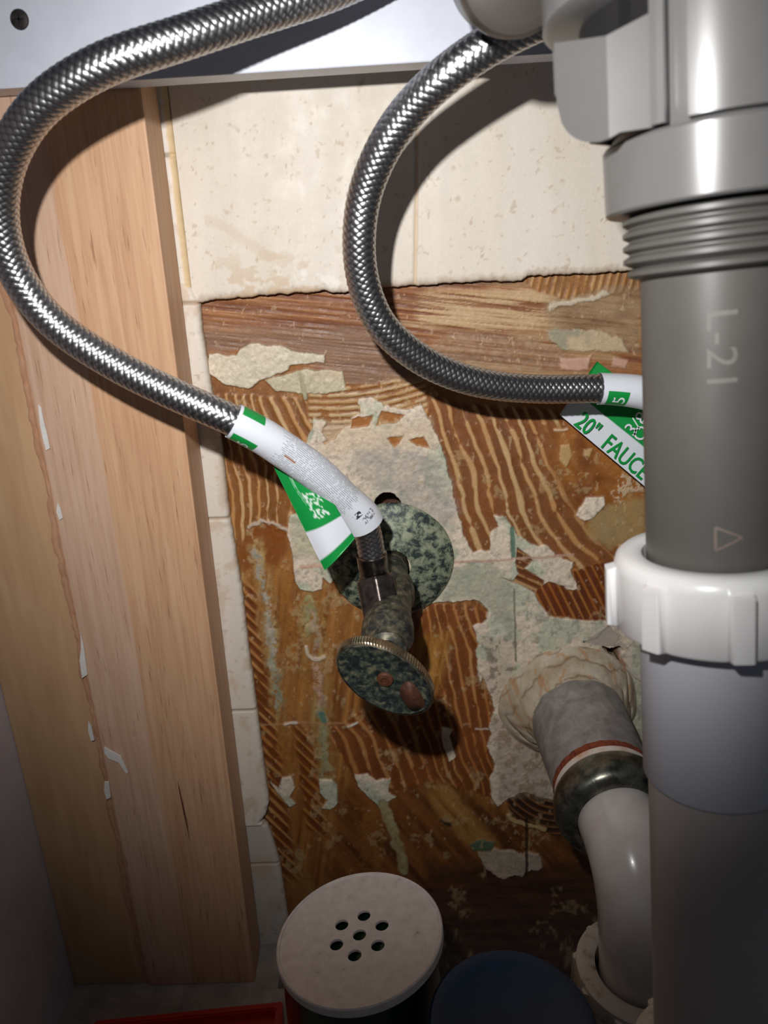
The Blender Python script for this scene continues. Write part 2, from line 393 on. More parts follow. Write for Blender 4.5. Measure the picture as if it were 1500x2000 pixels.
def paint_wall(U, V):
    p = Painter(U, V, (146, 90, 42)); n1 = fbm(U, V, 40, 90, 1); n2 = fbm(U, V, 12, seed=2); n3 = fbm(U, V, 5, seed=6, o=3)
    spk = fbm(U, V, 9, seed=44, o=4)
    one = np.ones(len(U))
    p.put(one, p.mix((128, 76, 34), (178, 122, 66), np.clip(n1*1.7-.35, 0, 1)))
    # dark glue film below, streaked up and down
    st = fbm(U*1.0+V*.12, V, 9, 150, 8)
    p.put(sstep(1040, 1120, V)*.8, p.mix((122, 70, 30), (188, 130, 66), np.clip(st*1.9-.5, 0, 1)))
    # bottom: dark sweeping smears
    sw = fbm(U*.75-V*.66, U*.66+V*.75, 12, 130, 61)
    mb = p.mask([(660, 1540), (820, 1500), (1000, 1600), (1300, 1640), (1300, 2100), (640, 2100), (640, 1700)], 26, 22)
    p.put(mb*.9, p.mix((84, 44, 20), (150, 92, 44), np.clip(sw*1.9-.5, 0, 1)))
    mb = p.mask([(830, 1690), (1300, 1690), (1300, 2100), (840, 2100)], 18, 14)
    p.put(mb*.8, p.mix((58, 32, 20), (108, 70, 44), np.clip(fbm(U+V*.3, V, 90, 10, 62)*2-.6, 0, 1)))
    # --- top band, horizontal wood-like smears
    a = fbm(U+V*.3, V-.10*U, 170, 6, 71, 4); b = fbm(U, V-.10*U, 200, 22, 72, 3)
    mt = p.mask([(370, 500), (1300, 480), (1300, 735), (1090, 735), (840, 745), (690, 790), (560, 690), (370, 690)], 12, 8)
    cl = p.mix((122, 70, 40), (176, 122, 78), np.clip(a*2.2-.65, 0, 1)); p.put(mt, cl, (a-.5)*.0012)
    m = mt*p.mask([(370, 640), (700, 640), (850, 690), (860, 760), (680, 760), (560, 690), (370, 690)], 14, 14); p.put(m*.6, (142, 116, 96))
    m = mt*sstep(.52, .62, b)*.75; p.put(m*sstep(700, 820, U), p.mix((196, 160, 116), (166, 128, 92), np.clip(a*2-.5, 0, 1)))
    m = p.mask([(815, 572), (1060, 560), (1110, 600), (1090, 640), (900, 650), (815, 630)], 12, 10)
    p.put(m*.85*sstep(.40, .54, a), (206, 174, 132)); p.put(m*.7*(1-sstep(.36, .44, a)), (136, 84, 44))
    m = p.mask([(1030, 655), (880, 650), (820, 690), (900, 720), (1100, 725), (1110, 690)], 14, 8); p.put(m*.55, p.mix((150, 116, 84), (176, 150, 124), np.clip(spk*2-.5, 0, 1)))
    m = p.line([(815, 560), (1030, 545)], 13, 4, 6); p.put(m*.6, (96, 62, 44))
    # short upright ridges at the top right
    m = p.mask([(1020, 540), (1250, 520), (1250, 566), (1110, 588), (1040, 566)], 6, 3)
    p.ridges(m, (U+.25*V)/15., ((156, 106, 56), (200, 162, 110)), .3, .0006)
    m = p.mask([(1060, 590), (1110, 582), (1200, 556), (1250, 560), (1250, 690), (1080, 660)], 10, 8)
    p.put(m*.75, p.mix((170, 142, 108), (126, 96, 66), np.clip(fbm(U, V, 50, 16, 74)*2-.5, 0, 1)))
    m = p.line([(1075, 598), (1120, 592), (1185, 575)], 12, 7, 3); p.put(m, (206, 190, 166), .0008)
    # --- ridges, left of the valve
    m = p.mask([(390, 768), (470, 772), (596, 782), (612, 850), (640, 930), (566, 1010), (560, 1046), (500, 1022), (468, 1070), (400, 1040)], 8, 3)
    ph = p.phase([[(420, 780), (437, 860), (458, 940), (464, 1080)], [(500, 780), (524, 850), (548, 910), (553, 1080)], [(562, 780), (610, 870), (660, 960)]], [5, 3])
    p.ridges(m, ph, ((150, 96, 46), (214, 180, 132)), .25)
    m = p.mask([(488, 1032), (520, 1020), (556, 1036), (562, 1075), (540, 1110), (500, 1100), (476, 1120), (466, 1080)], 5, 8); p.put(m, (142, 80, 30))
    m = p.line([(486, 1032), (510, 1018), (552, 1030), (566, 1040)], 6, 5, 2); p.put(m, (198, 178, 156), .0009)
    # --- ridges, right of the valve, sweeping down to the right
    m = p.mask([(815, 760), (900, 790), (1090, 800), (1120, 850), (1150, 940), (1250, 960), (1250, 1120), (1120, 1112), (1020, 1075), (900, 1100), (870, 920)], 9, 4)
    ph = p.phase([[(830, 770), (862, 866), (882, 920), (908, 1038), (928, 1085)], [(925, 770), (962, 850), (987, 915), (1002, 1003), (1043, 1067), (1075, 1110)],
                  [(1000, 780), (1040, 850), (1062, 910), (1107, 1000), (1151, 1064), (1200, 1110)]], [4, 3])
    p.ridges(m, ph, ((146, 90, 48), (212, 180, 132)), .25, .0012)
    m = p.mask([(1060, 830), (1260, 830), (1260, 1100), (1170, 1060), (1120, 1000), (1085, 930)], 12, 14)
    p.put(m*.92, p.mix((124, 70, 28), (172, 108, 46), np.clip(fbm(U, V, 34, seed=81)*2-.5, 0, 1)), 0.0003)
    m = p.mask([(1150, 1010), (1190, 985), (1260, 970), (1260, 1060), (1190, 1070), (1150, 1050)], 12, 10)
    p.put(m*.8, p.mix((196, 150, 84), (168, 150, 108), np.clip(n1*2-.5, 0, 1)))
    # scraps on that brown
    for q in ([(1095, 872), (1112, 868), (1118, 890), (1106, 915), (1094, 898)], [(1140, 880), (1158, 876), (1152, 896), (1142, 892)]): p.put(p.mask(q, 5, 2), (196, 160, 106), .0008)
    p.put(p.line([(1085, 842), (1108, 838)], 5, 3, 1.5), (214, 182, 146), .0008)
    m = p.mask([(1195, 940), (1215, 925), (1250, 935), (1262, 960), (1225, 962), (1210, 985), (1196, 970)], 9, 3); p.put(m*sstep(.45, .5, spk), (204, 176, 142), .0008)
    # --- ridges right-below of the valve
    m = p.mask([(760, 1186), (905, 1180), (952, 1200), (950, 1220), (925, 1226), (938, 1270), (944, 1340), (962, 1380), (952, 1430), (966, 1500), (958, 1560), (860, 1530), (760, 1545), (700, 1540), (640, 1430), (690, 1400), (760, 1380)], 8, 3)
    ph = p.phase([[(640, 1380), (684, 1440), (706, 1500), (724, 1550)], [(765, 1190), (780, 1300), (806, 1400), (838, 1480), (862, 1540)],
                  [(900, 1190), (925, 1270), (942, 1380), (962, 1480), (990, 1550)]], [5, 7])
    p.ridges(m, ph, ((138, 78, 36), (192, 140, 86)), .22, .0012)
    m = p.mask([(806, 1240), (880, 1235), (868, 1300), (845, 1360), (815, 1350)], 10, 14); p.put(m*.85, p.mix((150, 94, 34), (204, 150, 76), np.clip(fbm(U+V*.2, V, 7, 90, 83)*2-.5, 0, 1)))
    # --- left smears with pale streaks
    for pts, wdt, c in (([(498, 1070), (512, 1120), (520, 1180), (528, 1260)], 30, (206, 178, 116)), ([(520, 1200), (530, 1290), (540, 1370), (546, 1420)], 30, (188, 160, 106)),
                        ([(545, 1420), (556, 1500)], 28, (176, 122, 52)), ([(606, 1180), (612, 1240), (618, 1300), (622, 1400)], 50, (184, 146, 82)),
                        ([(620, 1380), (632, 1450), (638, 1530)], 34, (176, 148, 90)), ([(560, 1100), (566, 1200), (574, 1300)], 10, (192, 132, 56)),
                        ([(520, 1560), (560, 1680), (590, 1740)], 44, (166, 126, 66)), ([(724, 1600), (726, 1690)], 40, (158, 104, 44))):
        p.put(p.line(pts, wdt, 12, 9)*.85*sstep(.2, .5, n2), p.mix(c, (142, 88, 40), np.clip(st*2-.6, 0, 1)), .0003)
    for pts, wdt, c in (([(500, 1080), (512, 1130), (522, 1200), (531, 1260), (534, 1330)], 13, (196, 186, 166)), ([(530, 1290), (540, 1340), (545, 1385)], 16, (178, 176, 148)),
                        ([(606, 1180), (610, 1240)], 26, (184, 172, 120)), ([(610, 1195), (618, 1250), (620, 1288)], 12, (206, 176, 146)),
                        ([(618, 1300), (622, 1345), (626, 1384)], 13, (212, 170, 142)), ([(628, 1395), (634, 1450), (636, 1520)], 17, (178, 168, 126))):
        p.put(p.line(pts, wdt, 12, 5)*sstep(.30, .52, spk), p.mix(c, tuple(np.array(c)*.78), np.clip(n2*2.2-.6, 0, 1)), .0005)
    p.put(p.line([(597, 1266), (602, 1280), (612, 1289), (624, 1290), (633, 1284)], 7, 3, 2), (214, 194, 168), .0010)
    p.put(p.line([(628, 1396), (632, 1410)], 10, 2, 2), (98, 128, 112), .0006)
    # short diagonal ridges beside the edge tiles
    sh = (V-1340)*.155
    e0 = 480+sh; m = sstep(-2, 2, U-e0+6)*(1-sstep(36, 50, U-e0+p.wu*8))*sstep(1130, 1160, V)*(1-sstep(1700, 1740, V))
    p.ridges(m, (V-.95*U)/21., ((126, 68, 26), (196, 146, 88)), .34, .001)
    m = p.mask([(570, 1400), (612, 1450), (630, 1560), (640, 1640), (600, 1620), (585, 1520)], 8, 6); p.ridges(m, (V-.95*U)/21., ((132, 72, 26), (186, 136, 76)), .3, .0009)
    # --- horizontal arcs in the middle
    m = p.mask([(598, 745), (680, 750), (830, 745), (835, 800), (760, 810), (690, 830), (640, 850), (606, 826)], 8, 3)
    p.ridges(m, (V+.0009*(U-640)**2)/13., ((160, 104, 50), (204, 180, 138)), .42, .0009)
    m = p.mask([(985, 1556), (1030, 1550), (1085, 1566), (1100, 1640), (1060, 1625), (1000, 1600)], 6, 3)
    p.ridges(m, (np.hypot(U-1090, (V-1500)*1.05))/13., ((66, 38, 22), (140, 100, 64)), .26, .001)
    p.put(p.line([(995, 1598), (1030, 1614), (1066, 1622)], 9, 5, 2), (196, 164, 112), .001)
    # --- plaster that stayed on the wall
    grn = fbm(U, V, 55, seed=91); pl = p.mix((230, 212, 190), (200, 200, 176), sstep(.46, .60, grn))
    pl = pl*(1-.30*sstep(.56, .70, spk)[:, None]*np.array([1., .95, .9])[None]); pl = pl*(0.92+.16*n3[:, None])
    def plaster(pts, amp=9, mul=1., tintc=None, t=.6, h=.0012):
        m = p.mask(pts, amp, 1.6); c = pl*mul
        if tintc is not None: c = c*(1-t)+lin(tintc)[None]*t*(0.9+.2*n3[:, None])
        p.put(m, c, h+(n2-.5)*.0010)
    big = [(609, 837), (615, 816), (638, 825), (623, 857), (635, 869), (653, 857), (673, 834), (685, 831), (685, 816), (703, 810), (700, 778), (726, 775), (749, 793), (796, 802), (824, 790), (850, 845), (866, 890), (885, 960), (905, 1040), (922, 1080), (955, 1076), (958, 1041), (972, 1029), (964, 1008), (990, 1011), (1008, 1047), (1037, 1064), (1069, 1067), (1084, 1082), (1122, 1099), (1119, 1117), (1128, 1155), (1100, 1150), (1066, 1150), (1062, 1187), (1075, 1207), (1128, 1211), (1190, 1214), (1240, 1200), (1320, 1200), (1320, 1640), (1100, 1600), (1078, 1564), (1025, 1549), (987, 1564), (972, 1578), (961, 1558), (955, 1523), (967, 1493), (949, 1461), (958, 1438), (952, 1417), (964, 1391), (964, 1370), (943, 1323), (937, 1337), (928, 1272), (937, 1261), (923, 1222), (949, 1217), (952, 1196), (934, 1173), (867, 1176), (760, 1190), (650, 1100), (700, 1000), (640, 920), (590, 880)]
    plaster(big)
    p.put(p.mask([(690, 880), (760, 860), (860, 900), (895, 1000), (860, 1060), (740, 960), (690, 920)], 14, 16)*.65, p.mix((150, 148, 142), (190, 178, 164), np.clip(n2*2-.5, 0, 1)))
    p.put(p.mask([(620, 830), (700, 830), (840, 820), (850, 870), (700, 880), (640, 890)], 14, 12)*.6, (214, 192, 162))
    p.put(p.mask([(884, 1110), (960, 1098), (1002, 1130), (1004, 1240), (930, 1170), (868, 1170)], 10, 8)*.7, (166, 170, 148))
    p.put(p.mask([(940, 1240), (1010, 1250), (1000, 1400), (960, 1350)], 14, 10)*.6, p.mix((206, 186, 166), (120, 104, 86), sstep(.5, .64, spk)))
    p.put(p.mask([(960, 1400), (1060, 1420), (1080, 1560), (980, 1560)], 12, 10)*.7, p.mix((196, 176, 158), (152, 124, 96), sstep(.44, .6, n2)))
    for q in ([(745, 803), (790, 812), (774, 826), (735, 832)], [(686, 818), (728, 812), (720, 832), (685, 838)], [(800, 860), (826, 852), (840, 878), (815, 872)], [(756, 858), (788, 852), (770, 874)]): p.put(p.mask(q, 7, 2), (166, 104, 46), 0)
    plaster([(567, 1006), (561, 1047), (570, 1082), (575, 1135), (584, 1152), (611, 1158), (628, 1152), (631, 1129), (643, 1143), (700, 1080), (600, 1000)], 5, 1.05)
    p.put(p.mask([(566, 1010), (610, 1010), (626, 1090), (572, 1090)], 8, 6)*.6, (184, 182, 150))
    p.put(p.line([(590, 1108), (640, 1104)], 8, 4, 2)*.8, (214, 172, 148))
    plaster([(406, 693), (424, 689), (439, 693), (462, 696), (468, 681), (491, 668), (512, 674), (544, 675), (568, 684), (635, 693), (635, 708), (568, 714), (562, 722), (532, 737), (506, 743), (486, 760), (453, 755), (433, 749), (404, 728)], 6, 1.08, (224, 210, 186), .75, .0020)
    plaster([(518, 743), (585, 724), (591, 722), (670, 725), (676, 763), (640, 768), (585, 769), (535, 765)], 7, 1., (204, 188, 156), .7)
    p.put(p.line([(586, 730), (592, 750), (596, 778)], 8, 2, 2), (176, 168, 136), .0016)
    plaster([(612, 830), (624, 838), (640, 860), (622, 868), (608, 850)], 6)
    for q, am in (([(527, 1529), (542, 1540), (551, 1520), (568, 1517), (576, 1540), (566, 1558), (577, 1573), (566, 1579), (548, 1558)], 4), ([(624, 1523), (648, 1523), (659, 1535), (659, 1570), (645, 1584), (627, 1579), (639, 1564), (624, 1549)], 4), ([(692, 1514), (718, 1514), (736, 1526), (765, 1520), (759, 1549), (774, 1558), (739, 1576), (721, 1561), (700, 1538)], 6),
                  ([(862, 1420), (885, 1425), (878, 1440), (890, 1480), (878, 1490), (866, 1460)], 3), ([(1145, 973), (1181, 970), (1181, 988), (1157, 1014), (1142, 1020), (1125, 1008), (1131, 997)], 6)):
        plaster(q, am, 1.1)
    p.put(p.line([(748, 1572), (764, 1618), (780, 1660), (788, 1700)], 20, 6, 3), p.mix((184, 172, 128), (160, 136, 88), np.clip(n2*2-.5, 0, 1)), .0005)
    p.put(p.mask([(1069, 646), (1157, 643), (1216, 661), (1230, 690), (1101, 684), (1075, 667)], 9, 3)*.85, p.mix((206, 184, 150), (164, 158, 134), sstep(.4, .6, grn)), .0010)
    p.put(p.mask([(1095, 702), (1157, 696), (1148, 722), (1098, 725)], 7, 3)*.85, (214, 172, 150), .0008)
    p.put(p.mask([(1200, 700), (1228, 704), (1222, 720), (1196, 716)], 4, 3)*.85, (210, 166, 146), .0008)
    plaster([(934, 1666), (967, 1660), (1055, 1672), (1060, 1696), (984, 1720), (949, 1699)], 10, .85, (196, 166, 142), .5)
    # tan sweep lower right
    m = p.mask([(838, 1530), (880, 1535), (930, 1600), (975, 1655), (930, 1668), (880, 1620), (845, 1580)], 12, 12)
    p.put(m*.85, p.mix((190, 144, 78), (150, 96, 40), np.clip(fbm(U*.7-V*.7, U*.7+V*.7, 10, 90, 95)*2-.5, 0, 1)))
    p.put(p.mask([(918, 1650), (940, 1640), (968, 1648), (958, 1664), (925, 1664)], 6, 3), (96, 112, 88), .0006)
    p.put(p.line([(866, 1606), (878, 1612)], 9, 4, 3), (62, 48, 38))
    # brown that intrudes on the plaster
    m = p.mask([(1010, 1070), (1037, 1088), (1040, 1096), (1025, 1111), (1063, 1135), (1063, 1152), (1043, 1158), (1010, 1140), (978, 1129), (1002, 1135), (1013, 1123), (1007, 1099)], 3, 2)
    p.ridges(m, (V-.45*U)/15., ((120, 66, 28), (186, 150, 106)), .3, .0009)
    m = p.mask([(1043, 1158), (1072, 1137), (1101, 1146), (1116, 1161), (1128, 1152), (1122, 1117), (1172, 1102), (1260, 1110), (1260, 1200), (1187, 1213), (1128, 1211), (1101, 1205), (1075, 1205), (1060, 1187)], 4, 2)
    p.ridges(m, (U-.50*V)/17., ((118, 58, 24), (176, 118, 58)), .22, .001)
    k = sstep(.60, .70, fbm(U, V, 26, 34, 111, 4))*.55*sstep(.35, .6, spk)*(V > 740)
    k = k*(1-sstep(.30, .45, p.C[:, 2]/np.maximum(p.C[:, 0], 1e-4)))
    p.put(k, p.mix((202, 164, 112), (182, 160, 118), np.clip(n2*2-.5, 0, 1)), p.H+.0003)
    # ghost of the old tile joints
    p.put(p.line([(1001, 1034), (1003, 1090)], 8, 1, 2), (104, 132, 112), .0004)
    for q, wdt, c, a_ in (([(1004, 1150), (1008, 1290)], 4, (120, 118, 96), .8), ([(880, 1098), (1000, 1093), (1120, 1084)], 5, (196, 160, 138), .8), ([(500, 1418), (600, 1413), (690, 1416)], 4, (196, 150, 112), .5), ([(930, 1425), (1010, 1424)], 4, (216, 198, 176), .7), ([(1029, 1600), (1029, 1712)], 6, (50, 34, 22), .9), ([(1140, 1253), (1165, 1246), (1190, 1220)], 3, (60, 52, 44), .9)):
        p.put(p.line(q, wdt, 2, 1.2)*a_, c)
    p.put(p.line([(690, 1060), (706, 1052)], 4), (190, 180, 160))
    for q in ([(556, 1417), (580, 1414)], [(680, 1420), (698, 1414)]): p.put(p.line(q, 5, 3, 1.5), (216, 204, 188), .001)
    p.put(p.mask([(1142, 1252), (1190, 1220), (1212, 1240), (1200, 1262), (1160, 1262)], 4, 2)*.8, (176, 164, 152), .0015)
    p.put(p.line([(1210, 1290), (1250, 1325)], 9, 2, 2), (206, 196, 180), .0022)
    p.put(p.mask([(1180, 1266), (1204, 1268), (1226, 1300), (1200, 1300)], 5, 3)*.8, (160, 108, 72))
    # fine flecks
    p.put(sstep(.74, .80, fbm(U, V, 9, 14, 101, 3))*.4*(V > 560)*(V < 1660), (214, 184, 144), p.H+.0004)
    p.C *= (0.90+.24*n3)[:, None]
    # line of grime under the cut tiles
    # openings, sunk in and coloured dark for the shade inside
    hd = 28-np.hypot((U-757+p.wu*3), (V-992+p.wv*3)); hole = sstep(-1.5, 2.5, hd)
    p.put(hole, p.mix((70, 46, 34), (104, 66, 46), np.clip(n2*2-.5, 0, 1))); p.H = p.H*(1-hole)-.022*hole
    m = p.mask([(1176, 1264), (1190, 1268), (1210, 1264), (1216, 1272), (1208, 1284), (1210, 1302), (1200, 1300), (1192, 1284)], 5, 1.2)
    p.put(m, (40, 28, 22)); p.H = p.H*(1-m)-.02*m
    return p.C, p.H

xs = axis_coords(-0.215, -0.0975, 0.176, 0.33, 0.00042, 0.004)
zs = axis_coords(FLZ-.06, -0.4500, -0.018, 0.13, 0.00042, 0.004)
X, Z = np.meshgrid(xs, zs); Xf = X.ravel(); Zf = Z.ravel()
U, V = to_px(Xf, np.zeros_like(Xf), Zf)
Cw, Hw = paint_wall(U, V)
Hw = np.clip(Hw, -.025, .0024)
wall = mesh_np('wall_back', np.stack([Xf, -Hw+.0012, Zf], -1), grid_faces(len(zs), len(xs)), M_wall, col=Cw)
tag(wall, kind='structure')
# the shade inside the holes is part of the wall's colour
# ------------------------------------------------------------------ remaining tiles (part of the wall)
def tile_paint(U, V, seed=0):
    n = fbm(U, V, 70, 200, 201+seed); s = fbm(U, V, 7, 10, 202+seed, 3); b = fbm(U, V, 30, seed=203+seed)
    base = lin((224, 212, 194))[None]*(1-n[:, None]*.9)+lin((232, 224, 214))[None]*n[:, None]*.9
    base = base*(1+.05*(fbm(U, V, 22, 260, 204)-.5)[:, None]*2)
    c = base*1.; k = sstep(.75, .84, s)*sstep(.45, .65, b)*.55
    c = c*(1-k[:, None])+lin((166, 136, 104))[None]*k[:, None]
    k = sstep(.72, .80, fbm(U, V, 12, seed=206+seed, o=3))*.45
    return c*(1-k[:, None])+lin((186, 160, 130))[None]*k[:, None]
YT = -0.0046
# field of whole tiles; lower edge cut along the break
cutp = np.array([(340, 592), (390, 590), (470, 580), (560, 574), (640, 568), (670, 572), (740, 562), (820, 556), (905, 551), (1020, 548), (1030, 540), (1100, 536), (1230, 530), (1300, 524), (1700, 520)], float)
cx = np.array([PY(a, b, YT)[0] for a, b in cutp]); cz = np.array([PY(a, b, YT)[2] for a, b in cutp])
x0 = PY(374, 560, YT)[0]; txs = np.arange(x0, .325, .0006); nT = 260
zc = np.interp(txs, cx, cz)+(fbm(txs*3500, txs*0, 14, seed=300)-.5)*.0022
tt = np.linspace(0, 1, nT)[:, None]; ZT = zc[None]*(1-tt)+.128*tt; XT = np.tile(txs, (nT, 1))
YY = np.full_like(XT, YT); Uu, Vv = to_px(XT.ravel(), YY.ravel(), ZT.ravel())
ct = tile_paint(Uu, Vv); edge = (ZT-zc[None]).ravel()
k = (1-sstep(0, .0045, edge+.004*(fbm(Uu, Vv, 9, seed=301)-.5)))*.55; ct = ct*(1-k[:, None])+lin((150, 118, 84))[None]*k[:, None]
k = sstep(.50, .60, fbm(Uu, Vv, 26, 16, 302))*(1-sstep(.003, .030, edge))*.5*(Uu < 700)*(Uu > 420); ct = ct*(1-k[:, None])+lin((198, 166, 124))[None]*k[:, None]
ln = np.abs(Vv-(470+(Uu-480)*.36+14*np.sin(Uu/38.)))-6; k = (1-sstep(0, 10, ln+8*(fbm(Uu, Vv, 8, seed=307)-.5)))*(Uu > 400)*(Uu < 560)*.25; ct = ct*(1-k[:, None])+lin((196, 166, 130))[None]*k[:, None]
k = sstep(.5, .62, fbm(Uu, Vv, 12, seed=308))*(1-sstep(0, 24, np.abs(Vv-(540+(Uu-600)*.2))))*(Uu > 575)*(Uu < 690); ct = ct*(1-.8*k[:, None])+lin((244, 238, 230))[None]*.8*k[:, None]
gx = []                                # grout joints in the field
for a, b in ((812, 330), (1330, 330)): gx.append(PY(a, b, YT)[0])
gz = [PY(700, 60, YT)[2]+.02]
yd = np.zeros(XT.size); g = np.zeros(XT.size)
for q in gx: g = np.maximum(g, 1-sstep(.0004, .0011, np.abs(XT.ravel()-q-.0016*((ZT.ravel())/.05))))
for q in gz: g = np.maximum(g, 1-sstep(.0004, .0011, np.abs(ZT.ravel()-q)))
ct = ct*(1-g[:, None]*.6)+lin((212, 180, 140))[None]*g[:, None]*.6
yd = g*.0007+(1-sstep(0, .0012, edge))**2*.0009
YY = (YY.ravel()+yd)
Vt = np.stack([XT.ravel(), YY, ZT.ravel()], -1); Ft = grid_faces(nT, len(txs))
# skirt at the broken edge, down to the wall
sk = np.stack([txs, np.full_like(txs, 0.0), zc+.0006], -1); m0 = len(Vt); Vt = np.vstack([Vt, sk])
mm = np.stack([np.arange(len(txs)-1)+m0, np.arange(1, len(txs))+m0, np.arange(1, len(txs)), np.arange(len(txs)-1)], -1)
ct = np.vstack([ct, np.tile(lin((120, 100, 80)), (len(txs), 1))])
tiles = mesh_np('tile_field', Vt, np.vstack([Ft, mm]), M_tile, wall, col=ct)
# narrow column of edge tiles behind the board
rp = np.array([(332, 200), (352, 380), (374, 560), (388, 592), (392, 640), (407, 740), (431, 870), (446, 1010), (452, 1040), (470, 1150), (484, 1270), (500, 1385), (512, 1480), (524, 1570), (519, 1590), (508, 1606), (522, 1618), (530, 1640), (545, 1690), (556, 1760), (585, 1960)], float)
rz = np.array([PY(a, b, YT)[2] for a, b in rp]); rx = np.array([PY(a, b, YT)[0] for a, b in rp]); o_ = rz.argsort()
tz = np.arange(FLZ, .128, .0006); rX = np.interp(tz, rz[o_], rx[o_]); rX = np.where(tz > rz[0], rx[0], rX)+(fbm(tz*3500, tz*0, 10, seed=310)-.5)*.0008
nS = 60; ss = np.linspace(0, 1, nS)[None]; lX = -.150
XS = lX*(1-ss)+rX[:, None]*ss; ZS = np.tile(tz[:, None], (1, nS)); Uu, Vv = to_px(XS.ravel(), np.full(XS.size, YT), ZS.ravel())
cs = tile_paint(Uu, Vv, 9)*np.array([1.02, 1.02, 1.03])[None]; e = (rX[:, None]-XS).ravel()
ys = np.full(XS.size, YT-.0008)+np.clip(.0022-e, 0, 1)**2*260
g = np.zeros(XS.size)
for b in (300, 590, 1012, 1388, 1692):
    q = PY(430, b, YT)[2]; g = np.maximum(g, 1-sstep(.0003, .0012, np.abs(ZS.ravel()-q)))
cs = cs*(1-g[:, None]*.7)+lin((150, 122, 92))[None]*g[:, None]*.7; ys += g*.001
k = (ZS.ravel() > rz[2])*sstep(.0088, .0098, -0+(np.abs(e)))*0
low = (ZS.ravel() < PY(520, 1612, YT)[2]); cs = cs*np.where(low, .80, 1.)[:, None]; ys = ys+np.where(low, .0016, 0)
k = sstep(.55, .68, fbm(Uu, Vv, 26, 40, 311))*.35; cs = cs*(1-k[:, None])+lin((196, 158, 116))[None]*k[:, None]
# grout line between column and field above the break
up = (ZS.ravel() > rz[2]); kk = up*(1-sstep(.0016, .0028, np.abs(e-.0005))); cs = cs*(1-kk[:, None])+lin((224, 196, 152))[None]*kk[:, None]; ys += kk*.0004
Vs = np.stack([XS.ravel(), ys, ZS.ravel()], -1); m0 = len(Vs); Vs = np.vstack([Vs, np.stack([rX+.0002, np.full_like(rX, .0005), tz], -1)])
i = np.arange(len(tz)-1); last = i*nS+nS-1
mm = np.stack([last, m0+i, m0+i+1, last+nS], -1)
cs = np.vstack([cs, np.tile(lin((170, 146, 116)), (len(tz), 1))])
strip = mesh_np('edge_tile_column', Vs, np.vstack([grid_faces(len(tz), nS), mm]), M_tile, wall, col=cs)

# ------------------------------------------------------------------ cabinet
YB = -0.0315; XB0, XB1 = -0.1565, -0.0899
bm = bmesh.new(); fo = [(-.24, -.42), (.34, -.42), (.34, -.036), (-.075, -.036), (-.075, .01), (-.24, .01)]
ft = [bm.verts.new((x, y, FLZ)) for x, y in fo]; fb = [bm.verts.new((x, y, FLZ-.012)) for x, y in fo]
bm.faces.new(ft); bm.faces.new(fb[::-1])
for k in range(6): bm.faces.new((ft[k], fb[k], fb[(k+1) % 6], ft[(k+1) % 6]))
flo = bm_obj('floor', bm, M_floor); tag(flo, kind='structure')
sw = box('wall_left', (-.225, -.42, FLZ), (-.2035, .004, .12), M_side, bev=.0005); tag(sw, kind='structure')

board = box('wooden_board', (XB0, YB, FLZ+.0004), (XB1, -.0062, .10), M_wood, bev=.0009)
tag(board, 'upright two-tone brown wooden board with fine grain, beside the narrow column of white tiles', 'board')
# subdivide not needed; the crack in the wood
def flat_blob(name, pts, y, th, mat, parent, smooth_it=1):
    """a thin solid with an outline, standing on plane y and th thick towards the room"""
    bm = bmesh.new(); f = [bm.verts.new((a, y-th, b)) for a, b in pts]; bk = [bm.verts.new((a, y+.0001, b)) for a, b in pts]
    n = len(f); bm.faces.new(f)
    for i in range(n): bm.faces.new((f[i], f[(i+1) % n], bk[(i+1) % n], bk[i]))
    o = bm_obj(name, bm, mat, None, False)
    if parent: reparent(o, parent)
    return o
pan = box('tan_panel', (-.2033, YB+.0022, FLZ+.0004), (XB0-.0001, -.0003, .10), M_tan, bev=.0004)
tag(pan, 'smooth tan upright panel left of the wooden board, between it and the white side wall', 'panel')
# glue film squeezed out along the seam
zz = np.linspace(FLZ+.004, .05, 700)
rn = np.random.RandomState(3)
wL = .0010+.0034*fbm(zz*9000, zz*0, 160, seed=400)+.0005*(vnoise(zz*9000, zz*0, 20, seed=401)-.5)
wR = .0004+.0010*fbm(zz*9000, zz*0, 30, seed=402)
rows = 7; Vg = []
for j in range(rows):
    t = j/(rows-1); xg = XB0-wL*(1-t)*1.6+wR*t
    hgt = np.sin(pi*t)**.7*(.0005+.0006*vnoise(zz*9000, zz*0, 40, seed=403+j))
    yb = (YB+.0022)*(1-sstep(.68, .8, np.array(t)))+YB*sstep(.68, .8, np.array(t))
    Vg.append(np.stack([xg, yb-hgt+.0002, zz], -1))
Vg = np.stack(Vg, 1).reshape(-1, 3)
gl = mesh_np('glue_bead', Vg, grid_faces(len(zz), rows), M_glue); gl['label'] = 'shiny line of dried glue along the seam'; reparent(gl, board)
def glue_flake(pxs, nm='glue_flake'):
    pts = []
    for a, b in pxs:
        q = PY(a, b, YB-.0012); pts.append((q[0], q[2]))
    o = flat_blob(nm, pts, YB-.0004, .0007, M_glue_w, board); o['label'] = 'white flake of glue'; return o
glue_flake([(74, 790), (80, 796), (84, 820), (92, 850), (97, 876), (90, 880), (84, 860), (78, 830)])
glue_flake([(112, 982), (118, 995), (122, 1012), (116, 1016), (110, 1000)])
glue_flake([(157, 1240), (163, 1262), (170, 1318), (160, 1325), (155, 1290), (158, 1268)])
glue_flake([(172, 1410), (178, 1420), (184, 1446), (178, 1448), (172, 1430)])
glue_flake([(203, 1460), (214, 1466), (236, 1478), (250, 1510), (246, 1511), (232, 1490), (212, 1482), (204, 1472)])
glue_flake([(204, 1528), (212, 1528), (216, 1558), (208, 1562), (203, 1545)])
